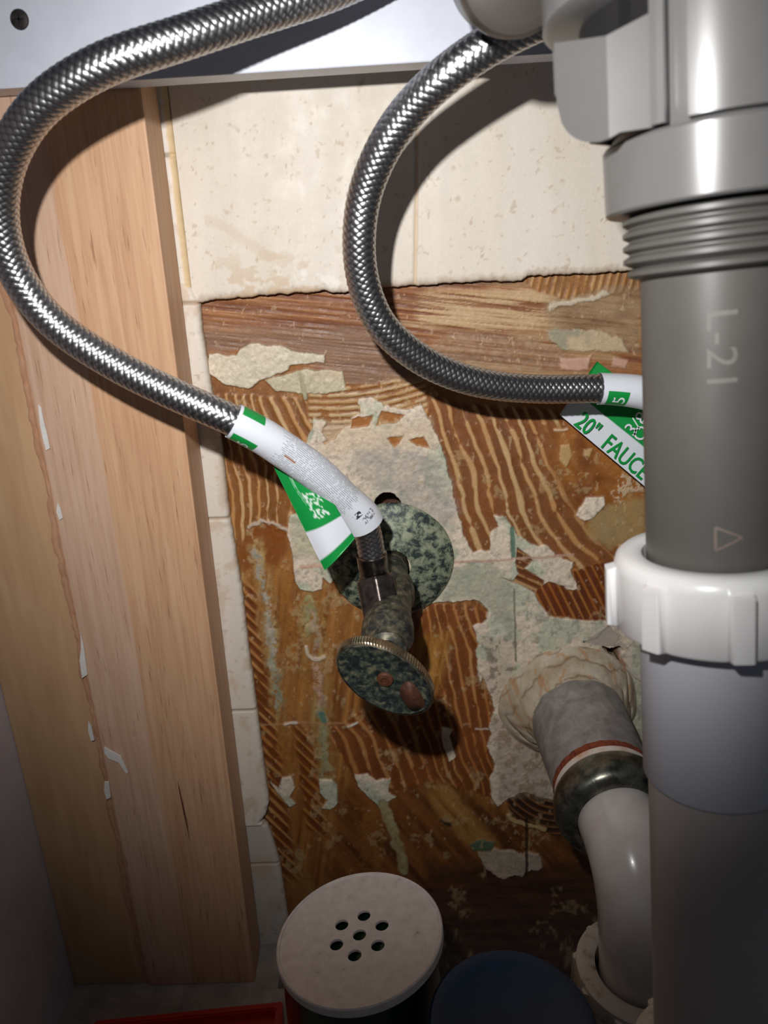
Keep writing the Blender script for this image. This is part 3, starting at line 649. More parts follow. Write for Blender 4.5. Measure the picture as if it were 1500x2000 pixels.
# a dark crack in the board
cr = []
for a, b in ((347, 1524), (351, 1540), (362, 1590), (371, 1640), (378, 1655), (370, 1638), (359, 1590), (349, 1540)):
    q = PY(a, b, YB); cr.append((q[0], q[2]))
ck = flat_blob('grain_crack', cr, YB, .00012, M_rustpatch, board); ck['label'] = 'dark split in the grain'

rail = box('cabinet_rail', (-.2034, YB-.0168, .0485), (.20, YB-.0003, .13), M_rail, bev=.0006)
rail.rotation_euler = (0, -radians(1.6), 0)
rail.location = (0, 0, .0022)
tag(rail, 'white laminated cabinet rail across the top behind the braided hoses', 'rail')
lo = PY(0, 165, YB-.0168)
sq = PY(38, 38, YB-.0168)
scr = lathe('rail_screw', [(0, .0006), (.0014, .0007), (.0030, .0005), (.0034, 0), (.0034, -.001)], M_screw, None, 40, frame_to((sq[0], sq[1], sq[2]), (0, -1, 0)))
reparent(scr, rail); scr['label'] = 'dark screw head'
a = box('screw_slot', (sq[0]-.0018, sq[1]-.0008, sq[2]-.0003), (sq[0]+.0018, sq[1]-.0004, sq[2]+.0003), M_black, None, 0); reparent(a, scr)
b = box('screw_slot', (sq[0]-.0003, sq[1]-.0008, sq[2]-.0018), (sq[0]+.0003, sq[1]-.0004, sq[2]+.0018), M_black, None, 0); reparent(b, scr)

# ------------------------------------------------------------------ text helpers
def text_polys(s, size, bold=0.):
    cu = bpy.data.curves.new('lettering', 'FONT'); cu.body = s; cu.size = size; cu.resolution_u = 3; cu.offset = bold
    cu.align_x = 'LEFT'; cu.align_y = 'BOTTOM_BASELINE'
    o = bpy.data.objects.new('lettering', cu); SC.collection.objects.link(o)
    bpy.context.view_layer.update(); dg = bpy.context.evaluated_depsgraph_get()
    me = bpy.data.meshes.new_from_object(o.evaluated_get(dg)); bpy.data.objects.remove(o, do_unlink=True); return me
def lettering(s, size, mapper, mat, parent, name='lettering', bold=0., sx=1., th=None):
    me = text_polys(s, size, bold); bm = bmesh.new(); bm.from_mesh(me)
    bmesh.ops.triangulate(bm, faces=bm.faces[:])
    bmesh.ops.subdivide_edges(bm, edges=[e for e in bm.edges if e.calc_length() > size*.25], cuts=2)
    for v in bm.verts: v.co = Vector(mapper(v.co.x*sx, v.co.y))
    o = bm_obj(name, bm, mat, None, False); return o

# ------------------------------------------------------------------ braided hoses
def hose_path(pts, it=50):
    C = catmull([PD(*q) for q in pts], 40); C, _ = resample(C, .0006); return smooth_path(C, it*6)
def braid(name, C, R, parent, nb=10, pitch=.0027, seg=None):
    C, s = resample(C, pitch/10.); T, N, B = frames(C); seg = nb*8
    th = np.linspace(0, 2*pi, seg, endpoint=False)
    S, TH = np.meshgrid(s, th, indexing='ij')
    a = nb*TH/(2*pi)+S/pitch; b = nb*TH/(2*pi)-S/pitch
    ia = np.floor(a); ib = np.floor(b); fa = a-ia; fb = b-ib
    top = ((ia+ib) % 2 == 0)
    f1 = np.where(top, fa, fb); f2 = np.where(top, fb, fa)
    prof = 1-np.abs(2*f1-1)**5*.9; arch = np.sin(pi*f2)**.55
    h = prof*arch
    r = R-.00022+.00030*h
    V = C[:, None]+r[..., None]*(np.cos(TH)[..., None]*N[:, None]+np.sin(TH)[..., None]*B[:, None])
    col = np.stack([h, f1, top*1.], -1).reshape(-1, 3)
    return mesh_np(name, V.reshape(-1, 3), grid_faces(len(C), seg, True), M_braid, parent, col=col)
RH = .00625
LH = [(860, -130, .252), (760, -72, .254), (640, -18, .252), (500, 27, .247), (350, 76, .241), (200, 127, .240), (80, 205, .246), (18, 300, .256), (-1, 395, .266), (10, 480, .274), (42, 554, .281), (108, 634, .288), (224, 712, .294), (344, 772, .298), (448, 818, .302), (530, 862, .311), (609, 918, .324), (661, 966, .335), (708, 1014, .346), (722, 1056, .353), (727, 1092, .357)]
RHp = [(1230, -40, .24), (1120, 10, .242), (1040, 44, .245), (965, 82, .248), (875, 143, .253), (800, 214, .262), (748, 290, .27), (713, 375, .279), (701, 455, .286), (704, 525, .293), (722, 592, .3), (757, 650, .307), (837, 711, .318), (937, 748, .327), (1054, 760, .335), (1172, 759, .338), (1262, 768, .340), (1340, 800, .342), (1395, 860, .352), (1420, 930, .368)]
hl = empty('braided_hose', PD(448, 818, .302), 'braided steel water hose on the left, looping down to the valve', 'water hose')
hr = empty('braided_hose', PD(1172, 759, .338), 'braided steel water hose curving over the tiles and behind the drain', 'water hose')
CL = hose_path(LH, 14); CRH = hose_path(RHp, 14)
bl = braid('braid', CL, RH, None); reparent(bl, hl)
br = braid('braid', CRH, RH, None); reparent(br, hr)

def locate(C, u, v):
    a, b = to_px(C[:, 0], C[:, 1], C[:, 2]); return int(np.hypot(a-u, b-v).argmin())
# --- label sleeve: local coordinates s along, theta about; theta=0 faces the room
def view_frame(C):
    """frame whose first normal faces the lens side of the hose"""
    T = np.gradient(C, axis=0); T /= np.linalg.norm(T, axis=1)[:, None]
    n = CP[None]-C; n -= T*(n*T).sum(1)[:, None]; n /= np.linalg.norm(n, axis=1)[:, None]
    return T, n, np.cross(T, n)
def sleeve(name, C, rf, paint, parent, seg=240, step=.00022):
    C, s = resample(C, step); T, N, B = view_frame(C)
    th = np.linspace(0, 2*pi, seg, endpoint=False); S, TH = np.meshgrid(s, th, indexing='ij')
    r = rf(S, TH, s[-1]); V = C[:, None]+r[..., None]*(np.cos(TH)[..., None]*N[:, None]+np.sin(TH)[..., None]*B[:, None])
    Tn = (TH+pi) % (2*pi)-pi
    col = paint(S.ravel(), Tn.ravel(), s[-1])
    o = mesh_np(name, V.reshape(-1, 3), grid_faces(len(C), seg, True), M_sleeve, None, col=col); reparent(o, parent)
    def mapper(sv, tv, extra=.00008):
        i = min(max(int(sv/s[-1]*(len(C)-1)), 0), len(C)-1)
        rr = rf(np.array(sv), np.array(tv), s[-1])+extra
        return C[i]+rr*(cos(tv)*N[i]+sin(tv)*B[i])
    return o, mapper, s[-1]
i0 = locate(CL, 456, 822); i1 = locate(CL, 712, 1022)
Cs = CL[i0:i1]
# the sleeve is a little looser and straighter than the hose inside
off = (CR*.35-CU*.0)[None]*0
def rfL(S, TH, L):
    t = S/L; tear = .00015*np.sin(S*900+TH*2)
    return .0072+.0010*t+.0010*sstep(.75, 1., t)+tear*0+.00018*np.sin(3*TH+S*140)*sstep(.1, .3, t)
W_ = lin((226, 230, 238)); G_ = lin((20, 148, 66)); K_ = lin((120, 124, 134))
def paintL(s, t, L):
    c = np.tile(W_, (len(s), 1)).astype(float)
    # which side is "up" : theta>0 towards B
    m = (s > .0012) & (s < .0115) & (t > .62) & (t < 1.35); c[m] = G_      # green flash, one edge
    m = (s > .0012) & (s < .0100) & (t < -.55) & (t > -1.45); c[m] = G_
    # close-set small print in lines along the sleeve
    row = np.floor(t/.105); fr = t/.105-row
    inside = (s > .020+.002*np.sin(row*3)) & (s < L-.0165+.0015*np.cos(row*5)) & (np.abs(t) < 1.25)
    ink = (fr > .30) & (fr < .72) & (vnoise(s, row, .0005, 1., 71) > .30) & (vnoise(s, row, .0014, 1., 72) > .2)
    k = (inside & ink); c[k] = K_*.75
    k2 = inside & (s > .0225) & (s < .0285) & (np.abs(t-.25) < .05); c[k2] = lin((170, 120, 96))
    # mould: a darker mark near the end
    row2 = np.floor(s/.0011)
    k3 = (s > L-.0125) & (s < L-.0095) & (t > -.15) & (t < .35) & (vnoise(s, t, .0005, .07, 73) > .52); c[k3] = lin((60, 60, 70))
    k4 = (s > L-.0085) & (s < L-.0050) & (t > -.75) & (t < .05) & (vnoise(s, t, .0006, .05, 74) > .60); c[k4] = lin((130, 132, 142))
    return c
sl, mapL, LL = sleeve('label_sleeve', Cs, rfL, paintL, hl); sl['label'] = 'white and green printed paper sleeve'
# right sleeve
j0 = locate(CRH, 1170, 758); Cs2 = CRH[j0:locate(CRH, 1395, 860)]
def rfR(S, TH, L): return .0069+.0006*sstep(0, .3, S/L)+.0002*np.sin(2*TH+S*100)
def paintR(s, t, L):
    c = np.tile(W_, (len(s), 1)).astype(float)
    m = (s > .0022) & (s < .0118) & (t*SGN > .12) & (t*SGN < 1.35); c[m] = G_
    return c
# find sign of theta that points down in the picture
T_, N_, B_ = view_frame(Cs2[:50]); SGN = 1 if (B_[10] @ CU) < 0 else -1
sr, mapR, LR = sleeve('label_sleeve', Cs2, rfR, paintR, hr); sr['label'] = 'white paper sleeve with a green square reading 5'
# "5" : reads with its top towards the left end (turned a quarter)
o = lettering('5', .0098, lambda x, y: mapR(.0104-y*.80, SGN*(1.00-x/.0074*.92)), M_white, None); reparent(o, sr)
T_, N_, B_ = view_frame(Cs[:50]); SL = 1 if (B_[10] @ CU) < 0 else -1
o = lettering('5', .0085, lambda x, y: mapL(.0092-y*.80, SL*(1.30-x/.0076*.62)), M_white, None); reparent(o, sl)

# --- flags of the paper labels
def sheet(name, pxd, mat_cols, parent, th=.00025, n=60, bulge=0., colf=None):
    """quad sheet; corners as (u,v,depth) in order a,b,c,d ; a-b top, d-c bottom"""
    A, Bq, Cq, Dq = [PD(*q) for q in pxd]; t = np.linspace(0, 1, n); S, T = np.meshgrid(t, t, indexing='ij')
    P = (A[None, None]*((1-S)*(1-T))[..., None]+Bq[None, None]*((1-S)*T)[..., None]+Cq[None, None]*(S*T)[..., None]+Dq[None, None]*(S*(1-T))[..., None])
    nrm = np.cross(Bq-A, Dq-A); nrm /= np.linalg.norm(nrm)
    if nrm @ (CP-A) < 0: nrm = -nrm
    P = P+nrm*(bulge*np.sin(pi*T)*(.3+.7*S))[..., None]
    F_ = P.reshape(-1, 3); Bk = F_-nrm*th
    fq = grid_faces(n, n); V = np.vstack([F_, Bk]); m = n*n
    ring = np.concatenate([np.arange(n), np.arange(1, n)*n+n-1, (n-1)*n+np.arange(n-2, -1, -1), np.arange(n-2, 0, -1)*n])
    r2 = np.roll(ring, -1)
    Fs = np.vstack([fq, fq[:, ::-1]+m, np.stack([ring, r2, r2+m, ring+m], -1)])
    col = colf(S.ravel(), T.ravel()); col = np.vstack([col, col*.9])
    o = mesh_np(name, V, Fs, M_sleeve, None, smooth=False, col=col); reparent(o, parent); return o, P, nrm
def cf_left(S, T):
    c = np.tile(G_, (len(S), 1)).astype(float)
    c[(S > .70) & (S <= .93)] = W_*1.02
    # pale curved lines of the print
    d = np.abs(np.hypot(S-.30, (T-1.0)*.55)-.36)
    c[(d < .006) & (S < .52)] = lin((150, 206, 170)); d = np.abs(np.hypot(S-.30, (T-1.0)*.55)-.385); c[(d < .004) & (S < .5)] = lin((150, 206, 170))
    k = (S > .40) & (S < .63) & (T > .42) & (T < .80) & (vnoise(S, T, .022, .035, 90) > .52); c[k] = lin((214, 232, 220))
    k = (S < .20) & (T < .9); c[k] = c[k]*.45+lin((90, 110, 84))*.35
    return c
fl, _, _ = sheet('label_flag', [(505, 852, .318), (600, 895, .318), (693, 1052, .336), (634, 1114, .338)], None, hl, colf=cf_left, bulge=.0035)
fl['label'] = 'green and white printed paper flag'
# right flag lies close to the wall behind the hose
DF = lambda u, v, y: np.linalg.norm((PY(u, v, y)-CP)@CF)
def pd_at(u, v, y): return (u, v, float((PY(u, v, y)-CP)@CF))
R_a, R_b, R_c, R_d = (1093, 810), (1166, 706), (1400, 880), (1340, 1018)
def cf_right(S, T):
    c = np.tile(G_, (len(S), 1)).astype(float)
    c[T < .43] = W_*1.0
    return c
fr, Pr, nr = sheet('label_flag', [pd_at(*R_a, -.0095), pd_at(*R_b, -.0095), pd_at(*R_c, -.0125), pd_at(*R_d, -.0125)], None, hr, colf=cf_right)
fr['label'] = 'white and green paper flag printed 20" FAUCET'
def map_flag(px0, ang, y=-.0135):
    a = radians(ang); o3 = PY(px0[0], px0[1], y)
    ex = PY(px0[0]+cos(a)*10, px0[1]+sin(a)*10, y)-o3; ex /= np.linalg.norm(ex)
    ey = PY(px0[0]+sin(a)*10, px0[1]-cos(a)*10, y)-o3; ey /= np.linalg.norm(ey)
    return lambda x, yy: o3+ex*x+ey*yy
o = lettering('20"  FAUCET', .0118, map_flag((1119, 828), 39.5, -.0127), M_green, None, sx=.80, bold=.00014); reparent(o, fr)
o = lettering('3/8', .0100, map_flag((1236, 854), -48, -.0127), M_white, None, sx=.9, bold=.0); reparent(o, fr)
o = lettering('OD', .0100, map_flag((1250, 866), -48, -.0127), M_white, None, sx=.9); reparent(o, fr)

# --- ferrule and nut at the valve end of the left hose
Pe = CL[-1]; te = CL[-1]-CL[-14]; te /= np.linalg.norm(te)
VX, VZ = PY(765, 1095, 0)[0], PY(765, 1095, 0)[2]
nb_ = PY(746, 1200, -.056)                   # seat of the nut on the valve's outlet
path_f = catmull([Pe-te*.002, Pe+te*.004, Pe*.35+nb_*.65, nb_+np.array([0, 0, .004])], 20)
tb = lathe('ferrule', [(.0064, -.003), (.0071, -.0026), (.0072, .004), (.0069, .0045), (.0069, .0075), (.0071, .008), (.0071, .0095), (.0060, .0105), (.0060, .014)], M_ferrule, None, 64, frame_to(Pe, te)); reparent(tb, hl)
dirn = nb_-(Pe+te*.010); L_ = np.linalg.norm(dirn); dirn /= L_
def hexr(r, z, th, i):
    if i in (0, 1): return np.full_like(th, r)
    a = (th+.3) % (pi/3)-pi/6; hx = r*cos(pi/6)/np.cos(a); return np.minimum(hx, r*.965)
nut = lathe('coupling_nut', [(.0058, -.001), (.0086, .0), (.0100, .0012), (.0100, L_-.0005), (.0092, L_+.0005), (.006, L_+.0008)], M_nutdark, None, 96, frame_to(Pe+te*.010, dirn), rfun=hexr, sharp=25); reparent(nut, hl)
hl_b = lathe('nut_collar', [(.0062, -.0012), (.0076, -.0008), (.0079, .0002), (.0076, .0012), (.0062, .0016)], M_ferrule, None, 64, frame_to(Pe+te*.0098, dirn)); reparent(hl_b, hl)

# ------------------------------------------------------------------ shut-off valve
vl = empty('shutoff_valve', (VX, 0, VZ), 'corroded green shut-off valve with an oval knurled handle and a round wall plate', 'valve')
esc = lathe('wall_plate', [(.0330, .0001), (.0330, .0012), (.0318, .0024), (.028, .0040), (.020, .0062), (.014, .0078), (.0105, .0088), (.0098, .0088)], M_verdi, None, 128, frame_to((VX, 0, VZ), (0, -1, 0)), rfun=lambda r, z, th, i: r*(1+.006*np.sin(5*th+i))); reparent(esc, vl)
# body swings a little to the left as it comes out
bx = PY(757, 1235, -.072); ax = np.array([bx[0]-VX, -.072, bx[2]-VZ]); ax /= np.linalg.norm(ax)
O3 = np.array([VX, 0, VZ])
def along(y): return O3+ax*(y/-ax[1]*-1) if False else O3+ax*(abs(y)/abs(ax[1]))
stub = lathe('supply_stub', [(.0088, .004), (.0088, .034)], M_valve, None, 48, frame_to(O3, ax)); reparent(stub, vl)
body = lathe('valve_body', [(.0088, .028), (.0116, .0295), (.0122, .033), (.0122, .040), (.0108, .043), (.0106, .060), (.0112, .064), (.0118, .068), (.0118, .076), (.0104, .079), (.0090, .081), (.0086, .086), (.0060, .088), (.0060, .0895), (.0038, .0905), (.0038, .102)], M_valve, None, 64, frame_to(O3, ax)); reparent(body, vl)
ob = along(.054); oa = nb_-ob; oL = np.linalg.norm(oa); oa /= oL
outl = lathe('outlet', [(.0075, .000), (.0082, .004), (.0082, oL+.001), (.006, oL+.002)], M_valve, None, 48, frame_to(ob, oa)); reparent(outl, vl)
# oval handle
hc = PY(753, 1322, -.106)
HM = Matrix.Translation(Vector(hc)) @ Matrix(((1, 0, 0, 0), (0, 0, -1, 0), (0, 1, 0, 0), (0, 0, 0, 1))) @ Matrix.Rotation(radians(8), 4, 'X') @ Matrix.Rotation(radians(-8), 4, 'Y') @ Matrix.Rotation(radians(-41), 4, 'Z')
hA, hB = .0226, .0147
def ovalr(prof, knurl=None, seg=720):
    th = np.linspace(0, 2*pi, seg, endpoint=False); V = []
    for i, (k, z) in enumerate(prof):
        kk = np.full(seg, k)
        if knurl and i in knurl: kk = kk*(1+.012*np.sign(np.sin(th*100)))
        dz = -.0016*np.cos(th)**2*0
        V.append(np.stack([hA*kk*np.cos(th), hB*kk*np.sin(th), np.full(seg, z)], -1))
    return np.concatenate(V), grid_faces(len(prof), seg, True)
def put_oval(name, prof, mat, knurl=None, lab=None):
    V, F_ = ovalr(prof, knurl); m = np.array(HM); V = V@m[:3, :3].T+m[:3, 3]
    o = mesh_np(name, V, F_, mat, None); o.data.set_sharp_from_angle(angle=radians(35)); return o
hn = put_oval('handle', [(.02, -.0030), (.80, -.0030), (.97, -.0026), (.965, .0020), (.93, .0024), (.85, .0019), (.5, .0013), (.25, .0013), (.02, .0013)], M_handle); reparent(hn, vl); hn['label'] = 'oval dark green corroded handle'
rim = put_oval('knurled_rim', [(.955, -.0029), (.985, -.0027), (1.0, -.0022), (1.0, .0017), (.985, .0022), (.955, .0025)], M_knurl, (2, 3)); reparent(rim, hn)
sc_ = lathe('handle_screw', [(.0034, .0005), (.0034, .0018), (.0030, .0024), (.0016, .0026), (.0015, .0018), (.0002, .0018)], M_rustpatch, None, 40, HM); reparent(sc_, hn)
pt = []
for k in range(28):
    t = 2*pi*k/28; a_ = .0082*cos(t)*(1+.08*sin(3*t)); b_ = .0052*sin(t)*(.9+.1*cos(2*t)); w_ = radians(-28); pt.append((.0140+a_*cos(w_)-b_*sin(w_), .0008+a_*sin(w_)+b_*cos(w_)))
bm = bmesh.new(); fv = []
for x, y in pt:
    fv.append(bm.verts.new(HM @ Vector((x, y, .0022))))
cen = bm.verts.new(HM @ Vector((.0140, .0008, .0023)))
for k in range(28): bm.faces.new((fv[k], fv[(k+1) % 28], cen))
low_ = [bm.verts.new(HM @ Vector((x, y, .0012))) for x, y in pt]
for k in range(28): bm.faces.new((low_[k], low_[(k+1) % 28], fv[(k+1) % 28], fv[k]))
rp_ = bm_obj('worn_patch', bm, M_patch, None, True); reparent(rp_, hn); rp_['label'] = 'bare brown patch'

# ------------------------------------------------------------------ drain outlet at the wall with its bend
sc0 = PY(1190, 1556, -.077); SX, SZ = sc0[0], sc0[2]
tr = empty('trap_arm', (SX, 0, SZ), 'off-white bent drain arm on the grey stub in the wall, with dark ring', 'drain pipe')
FM = frame_to((SX, 0, SZ), (0, -1, 0))
st_ = lathe('wall_stub', [(.0262, -.001), (.0262, .02), (.0255, .045), (.0246, .064), (.0242, .066)], M_galv, None, 128, FM,
            rfun=lambda r, z, th, i: r*(1+.006*np.sin(3*th+i)+.004*np.sin(11*th))); reparent(st_, tr); st_['label'] = 'grey galvanised stub'
ru = lathe('rust_band', [(.0243, .0655), (.0252, .0664), (.0252, .0702), (.0243, .0712)], M_rust, None, 128, FM, rfun=lambda r, z, th, i: r*(1+.006*np.sin(23*th)+.004*np.sin(41*th+i))); reparent(ru, tr)
wa = lathe('white_washer', [(.0240, .0705), (.0254, .0710), (.0256, .0748), (.0240, .0755)], M_washer, None, 128, FM); reparent(wa, tr)
cr_ = lathe('slip_ring', [(.0236, .0745), (.0262, .0755), (.0278, .0785), (.0284, .0825), (.0278, .0870), (.0262, .0905), (.0236, .0925), (.0195, .0930), (.0190, .088)], M_chrome, None, 128, FM, sharp=60); reparent(cr_, tr); cr_['label'] = 'dark tarnished chrome ring'
e0 = np.array([SX, -.086, SZ]); rb = .030
pts = [e0+np.array([0, 0, 0]), e0+np.array([0, -.008, 0])]
yb0 = e0[1]-.008
for k in range(1, 13):
    a = pi/2*k/12; pts.append(np.array([SX+.0035*(k/12.), yb0-rb*sin(a), SZ-rb*(1-cos(a))]))
pts += [pts[-1]+np.array([.0015, -.0015, -.02]), pts[-1]+np.array([.003, -.003, -.045]), pts[-1]+np.array([.0045, -.005, -.075])]
el = tube('bent_tube', catmull(pts, 12), .0190, M_trap, None, 72, .0012); reparent(el, tr)
jc = pts[-3]
JM = frame_to(tuple(jc-np.array([0, 0, .0035])), (0, .03, 1), up=(0, 1, 0))
def lugs(nl, wdt, hgt, lo, hi, ph=0.):
    def f(r, z, th, i):
        if lo <= i <= hi:
            d = np.abs(((th+ph)*nl/(2*pi)) % 1-.5)*2*pi/nl; return r+hgt*(1-sstep(wdt*.5-.02, wdt*.5+.02, d))
        return np.full_like(th, r)
    return f
jn = lathe('slip_nut', [(.0205, -.010), (.0205, -.0005), (.0215, .0), (.0275, .0), (.0288, -.0008), (.0290, -.0025), (.0290, -.0026), (.0290, -.0175), (.0285, -.019), (.0265, -.019), (.0205, -.022), (.0200, -.068)], M_trapnut, None, 256, JM, rfun=lugs(10, .10, .0014, 6, 7)); reparent(jn, tr); jn['label'] = 'dirty white plastic slip nut'

# putty smeared round the stub
nt_, nh_ = 90, 320
tq, hq = np.meshgrid(np.linspace(0, 1, nt_), np.linspace(0, 2*pi, nh_, endpoint=False), indexing='ij')
cx_, cy_ = np.cos(hq)*40, np.sin(hq)*40
lobes = fbm(cx_, cy_, 30, seed=501, o=3)
r_out = .0330+.0085*lobes+.0035*np.maximum(0, np.cos(hq-radians(195)))**2
rr_ = r_out*(1-tq)+.0252*tq
swl = fbm(cx_*1.0, cy_*1.0+tq*9, 18, seed=502, o=3)
fold = np.abs(((tq*2.2+lobes*1.8+swl*1.8+.25*np.sin(hq*2)) % 1)-.5)*2
hh = .019*tq**1.5*(.55+.6*lobes)+.0030*np.sin(pi*np.clip(tq*1.05, 0, 1))*(1-fold**2)*(.2+swl)+.0004*fbm(cx_*9, tq*300, 20, seed=503)
hh = hh-(.0012*(tq < .012)); m_ = np.array(FM)
Vp = np.stack([rr_*np.cos(hq), rr_*np.sin(hq), hh+.0009], -1).reshape(-1, 3)@m_[:3, :3].T+m_[:3, 3]
mixv = np.clip(fbm(cx_*2, cy_*2+tq*60, 16, seed=504)*2-.5, 0, 1)[..., None]
cp_ = lin((176, 158, 132))*(1-mixv)+lin((200, 188, 168))*mixv
kf = (sstep(.80, .97, fold)*.55*sstep(.4, .6, fbm(cx_*3, cy_*3+tq*50, 20, seed=507)))[..., None]; cp_ = cp_*(1-kf)+lin((112, 84, 56))*kf
kf = (sstep(.62, .7, fbm(cx_*2, cy_*2+tq*40, 10, seed=505))*.6)[..., None]; cp_ = cp_*(1-kf)+lin((178, 128, 80))*kf
pu = mesh_np('putty_collar', Vp, grid_faces(nt_, nh_, True), tint_mat('old_putty_tint', .7, 500, .15, .4, .0004, .3), None, col=cp_.reshape(-1, 3)); reparent(pu, tr); pu['label'] = 'old beige putty smeared round the stub'

# ------------------------------------------------------------------ big grey drain assembly, in its own leaning frame
axd = Vector((-.0745, .1249, 1)).normalized(); DO = Vector((.0882, -.1601, 0))
DM = frame_to(DO, axd, up=(0, 1, 0)); xl = DM.to_3x3() @ Vector((1, 0, 0))
# make local x point to the right and local y away from the viewer
zL = axd; xL = (Vector((1, 0, 0))-zL*zL.x).normalized(); yL = zL.cross(xL)
DM = Matrix.Identity(4)
for i in range(3): DM[i][0] = xL[i]; DM[i][1] = yL[i]; DM[i][2] = zL[i]; DM[i][3] = DO[i]
dr = empty('sink_drain', DO, 'thick upright sink drain, grey above a white nut and pale tube', 'drain pipe')
def dl(name, prof, mat, seg=160, **kw):
    o = lathe(name, prof, mat, None, seg, DM, **kw); reparent(o, dr); return o
k_ = axd.z and 1/axd.z
zD = -.0935*k_; zT = -.0188*k_; zJ = -.1645*k_
tu = dl('grey_tube', [(.0190, zT+.002), (.0190, zD-.012)], M_greyt); tu['label'] = 'dark grey tube'
th_ = [(.0205, -.0005)]
z = -.0012
for k in range(5):
    r = .0232 if k < 4 else .0222
    th_ += [(r-.0016, z), (r, z-.0009), (r, z-.0020), (r-.0016, z-.0029)]; z -= .00325
th_ += [(.0196, z+.0004), (.0190, z-.0002)]
tr2 = dl('thread', th_, M_greyt, sharp=60)
co = dl('collar', [(.0200, -.0008), (.0268, -.0008), (.0274, -.0002), (.0277, .0150), (.0270, .0158), (.0215, .0160)], M_grey); co['label'] = 'smooth grey collar'
bo = dl('outlet_body', [(.0250, .0158), (.0253, .0164), (.0256, .022), (.0262, .060), (.0262, .110)], M_grey)
# hollow wing on the left
def wing(name, plan, z0s, z1, mat, th=.0014, mirror=False):
    """plan: list of local (x,y); wall of thickness th following it, foot height per point"""
    bm = bmesh.new(); P2 = [Vector((a, b, 0)) for a, b in plan]; n = len(P2); inn = []
    for i in range(n):
        t = (P2[min(i+1, n-1)]-P2[max(i-1, 0)]).normalized(); nn = Vector((-t.y, t.x, 0)); inn.append(P2[i]+nn*th)
    def col(p, z0, zt): return [bm.verts.new(DM @ Vector((p.x, p.y, z0))), bm.verts.new(DM @ Vector((p.x, p.y, zt)))]
    zt = z1 if isinstance(z1, list) else [z1]*n
    o1 = [col(P2[i], z0s[i], zt[i]) for i in range(n)]; o2 = [col(inn[i], z0s[i], zt[i]) for i in range(n)]
    for i in range(n-1):
        a, b, c, d = o1[i], o1[i+1], o2[i], o2[i+1]
        bm.faces.new((a[0], b[0], b[1], a[1])); bm.faces.new((c[1], d[1], d[0], c[0]))
        bm.faces.new((a[1], b[1], d[1], c[1])); bm.faces.new((a[0], c[0], d[0], b[0]))
    for i in (0, n-1):
        a, c = o1[i], o2[i]; bm.faces.new((a[0], a[1], c[1], c[0]))
    bmesh.ops.bevel(bm, geom=[e for e in bm.edges if len(e.link_faces) == 2 and e.calc_face_angle(0) > .6], offset=.0003, segments=2, affect='EDGES')
    o = bm_obj(name, bm, mat, None, False); reparent(o, dr); return o
def arc_z(t, top, bot):             # rounded lower corner
    return bot+(top-bot)*(1-math.sqrt(max(0, 1-(1-t)**2)))
pl1 = [(-.0400, .0020)]
WA, WB, WC = Vector((-.0396, .0010)), Vector((-.0319, -.0165)), Vector((-.0221, -.0185))
plan = []; z0 = []
for k in range(13):
    t = k/12.; q = WA.lerp(WB, t); plan.append((q.x, q.y)); z0.append(arc_z(min(1, t/.95), .028, .0150))
for k in range(1, 5):
    t = k/4.; q = WB.lerp(WC, t); plan.append((q.x, q.y)); z0.append(.0160)
zt_ = [.0412-.0047*k/12. for k in range(13)]+[.0365+.0008*k for k in range(1, 5)]
wg = wing('wing', plan, z0, zt_, M_grey)
wg['label'] = 'angled grey wing with a rounded foot'
# closing web behind the wing, ties it to the body
w2 = wing('wing', [(-.0392, .0020), (-.030, .0040), (-.020, .0060)], [.030, .018, .0165], .040, M_grey, .0014)
rb_ = wing('rib', [(-.0222, -.0180), (-.0232, -.0193), (-.0221, -.0206), (-.0208, -.0216), (-.0196, -.0203)], [.0162]*5, .11, M_grey, .0008)
# raised round face of the body, in front
fc = []
nA = 40
bm = bmesh.new(); cols = []
for k in range(nA+1):
    a = radians(-125)+radians(160)*k/nA; cols.append([bm.verts.new(DM @ Vector((r*cos(a), r*sin(a), zz_))) for r, zz_ in ((.0250, .0162), (.0275, .0168), (.0282, .030), (.0286, .110), (.0255, .110))])
for k in range(nA):
    for j in range(4): bm.faces.new((cols[k][j], cols[k+1][j], cols[k+1][j+1], cols[k][j+1]))
for c in (cols[0], cols[-1]): bm.faces.new(c)
sh_ = bm_obj('front_shell', bm, M_grey, None, True, 40); reparent(sh_, dr); sh_['label'] = 'glossy rounded front shell'
def sector(name, prof, a0, a1, mat, nA=60):
    bm = bmesh.new(); cols = []
    for k in range(nA+1):
        a = radians(a0+(a1-a0)*k/nA); cols.append([bm.verts.new(DM @ Vector((r*cos(a), r*sin(a), q))) for r, q in prof])
    m = len(prof)
    for k in range(nA):
        for j in range(m): bm.faces.new((cols[k][j], cols[k+1][j], cols[k+1][(j+1) % m], cols[k][(j+1) % m]))
    bm.faces.new(cols[0]); bm.faces.new(cols[-1])
    o = bm_obj(name, bm, mat, None, True, 40); reparent(o, dr); return o
nsh = sector('notch_shade', [(.0255, .0330), (.0325, .0335), (.0325, .0444), (.0255, .0446)], -262, -152, M_black)  # added black fill standing in for shade between wing and head
nsh2 = sector('notch_shade', [(.0255, .0330), (.0285, .0335), (.0285, .0444), (.0255, .0446)], -152, -141, M_black); nsh['label'] = 'black fill put in as shade in the notch above the wing'
hd = sector('head', [(.0255, .0440), (.0400, .0444), (.0415, .0455), (.0415, .110), (.0255, .110)], -290, -141, M_grey)
# round cap to the left, seen from below
cc = PD(1012, -58, .208)
cpn = lathe('side_cap', [(.0002, .0), (.0120, .0), (.0150, -.0008), (.0163, -.0030), (.0166, -.008), (.0166, -.026)], M_cap, None, 96, frame_to(cc, (0.0, -1, -.25))); reparent(cpn, dr); cpn['label'] = 'round brownish-grey cap'
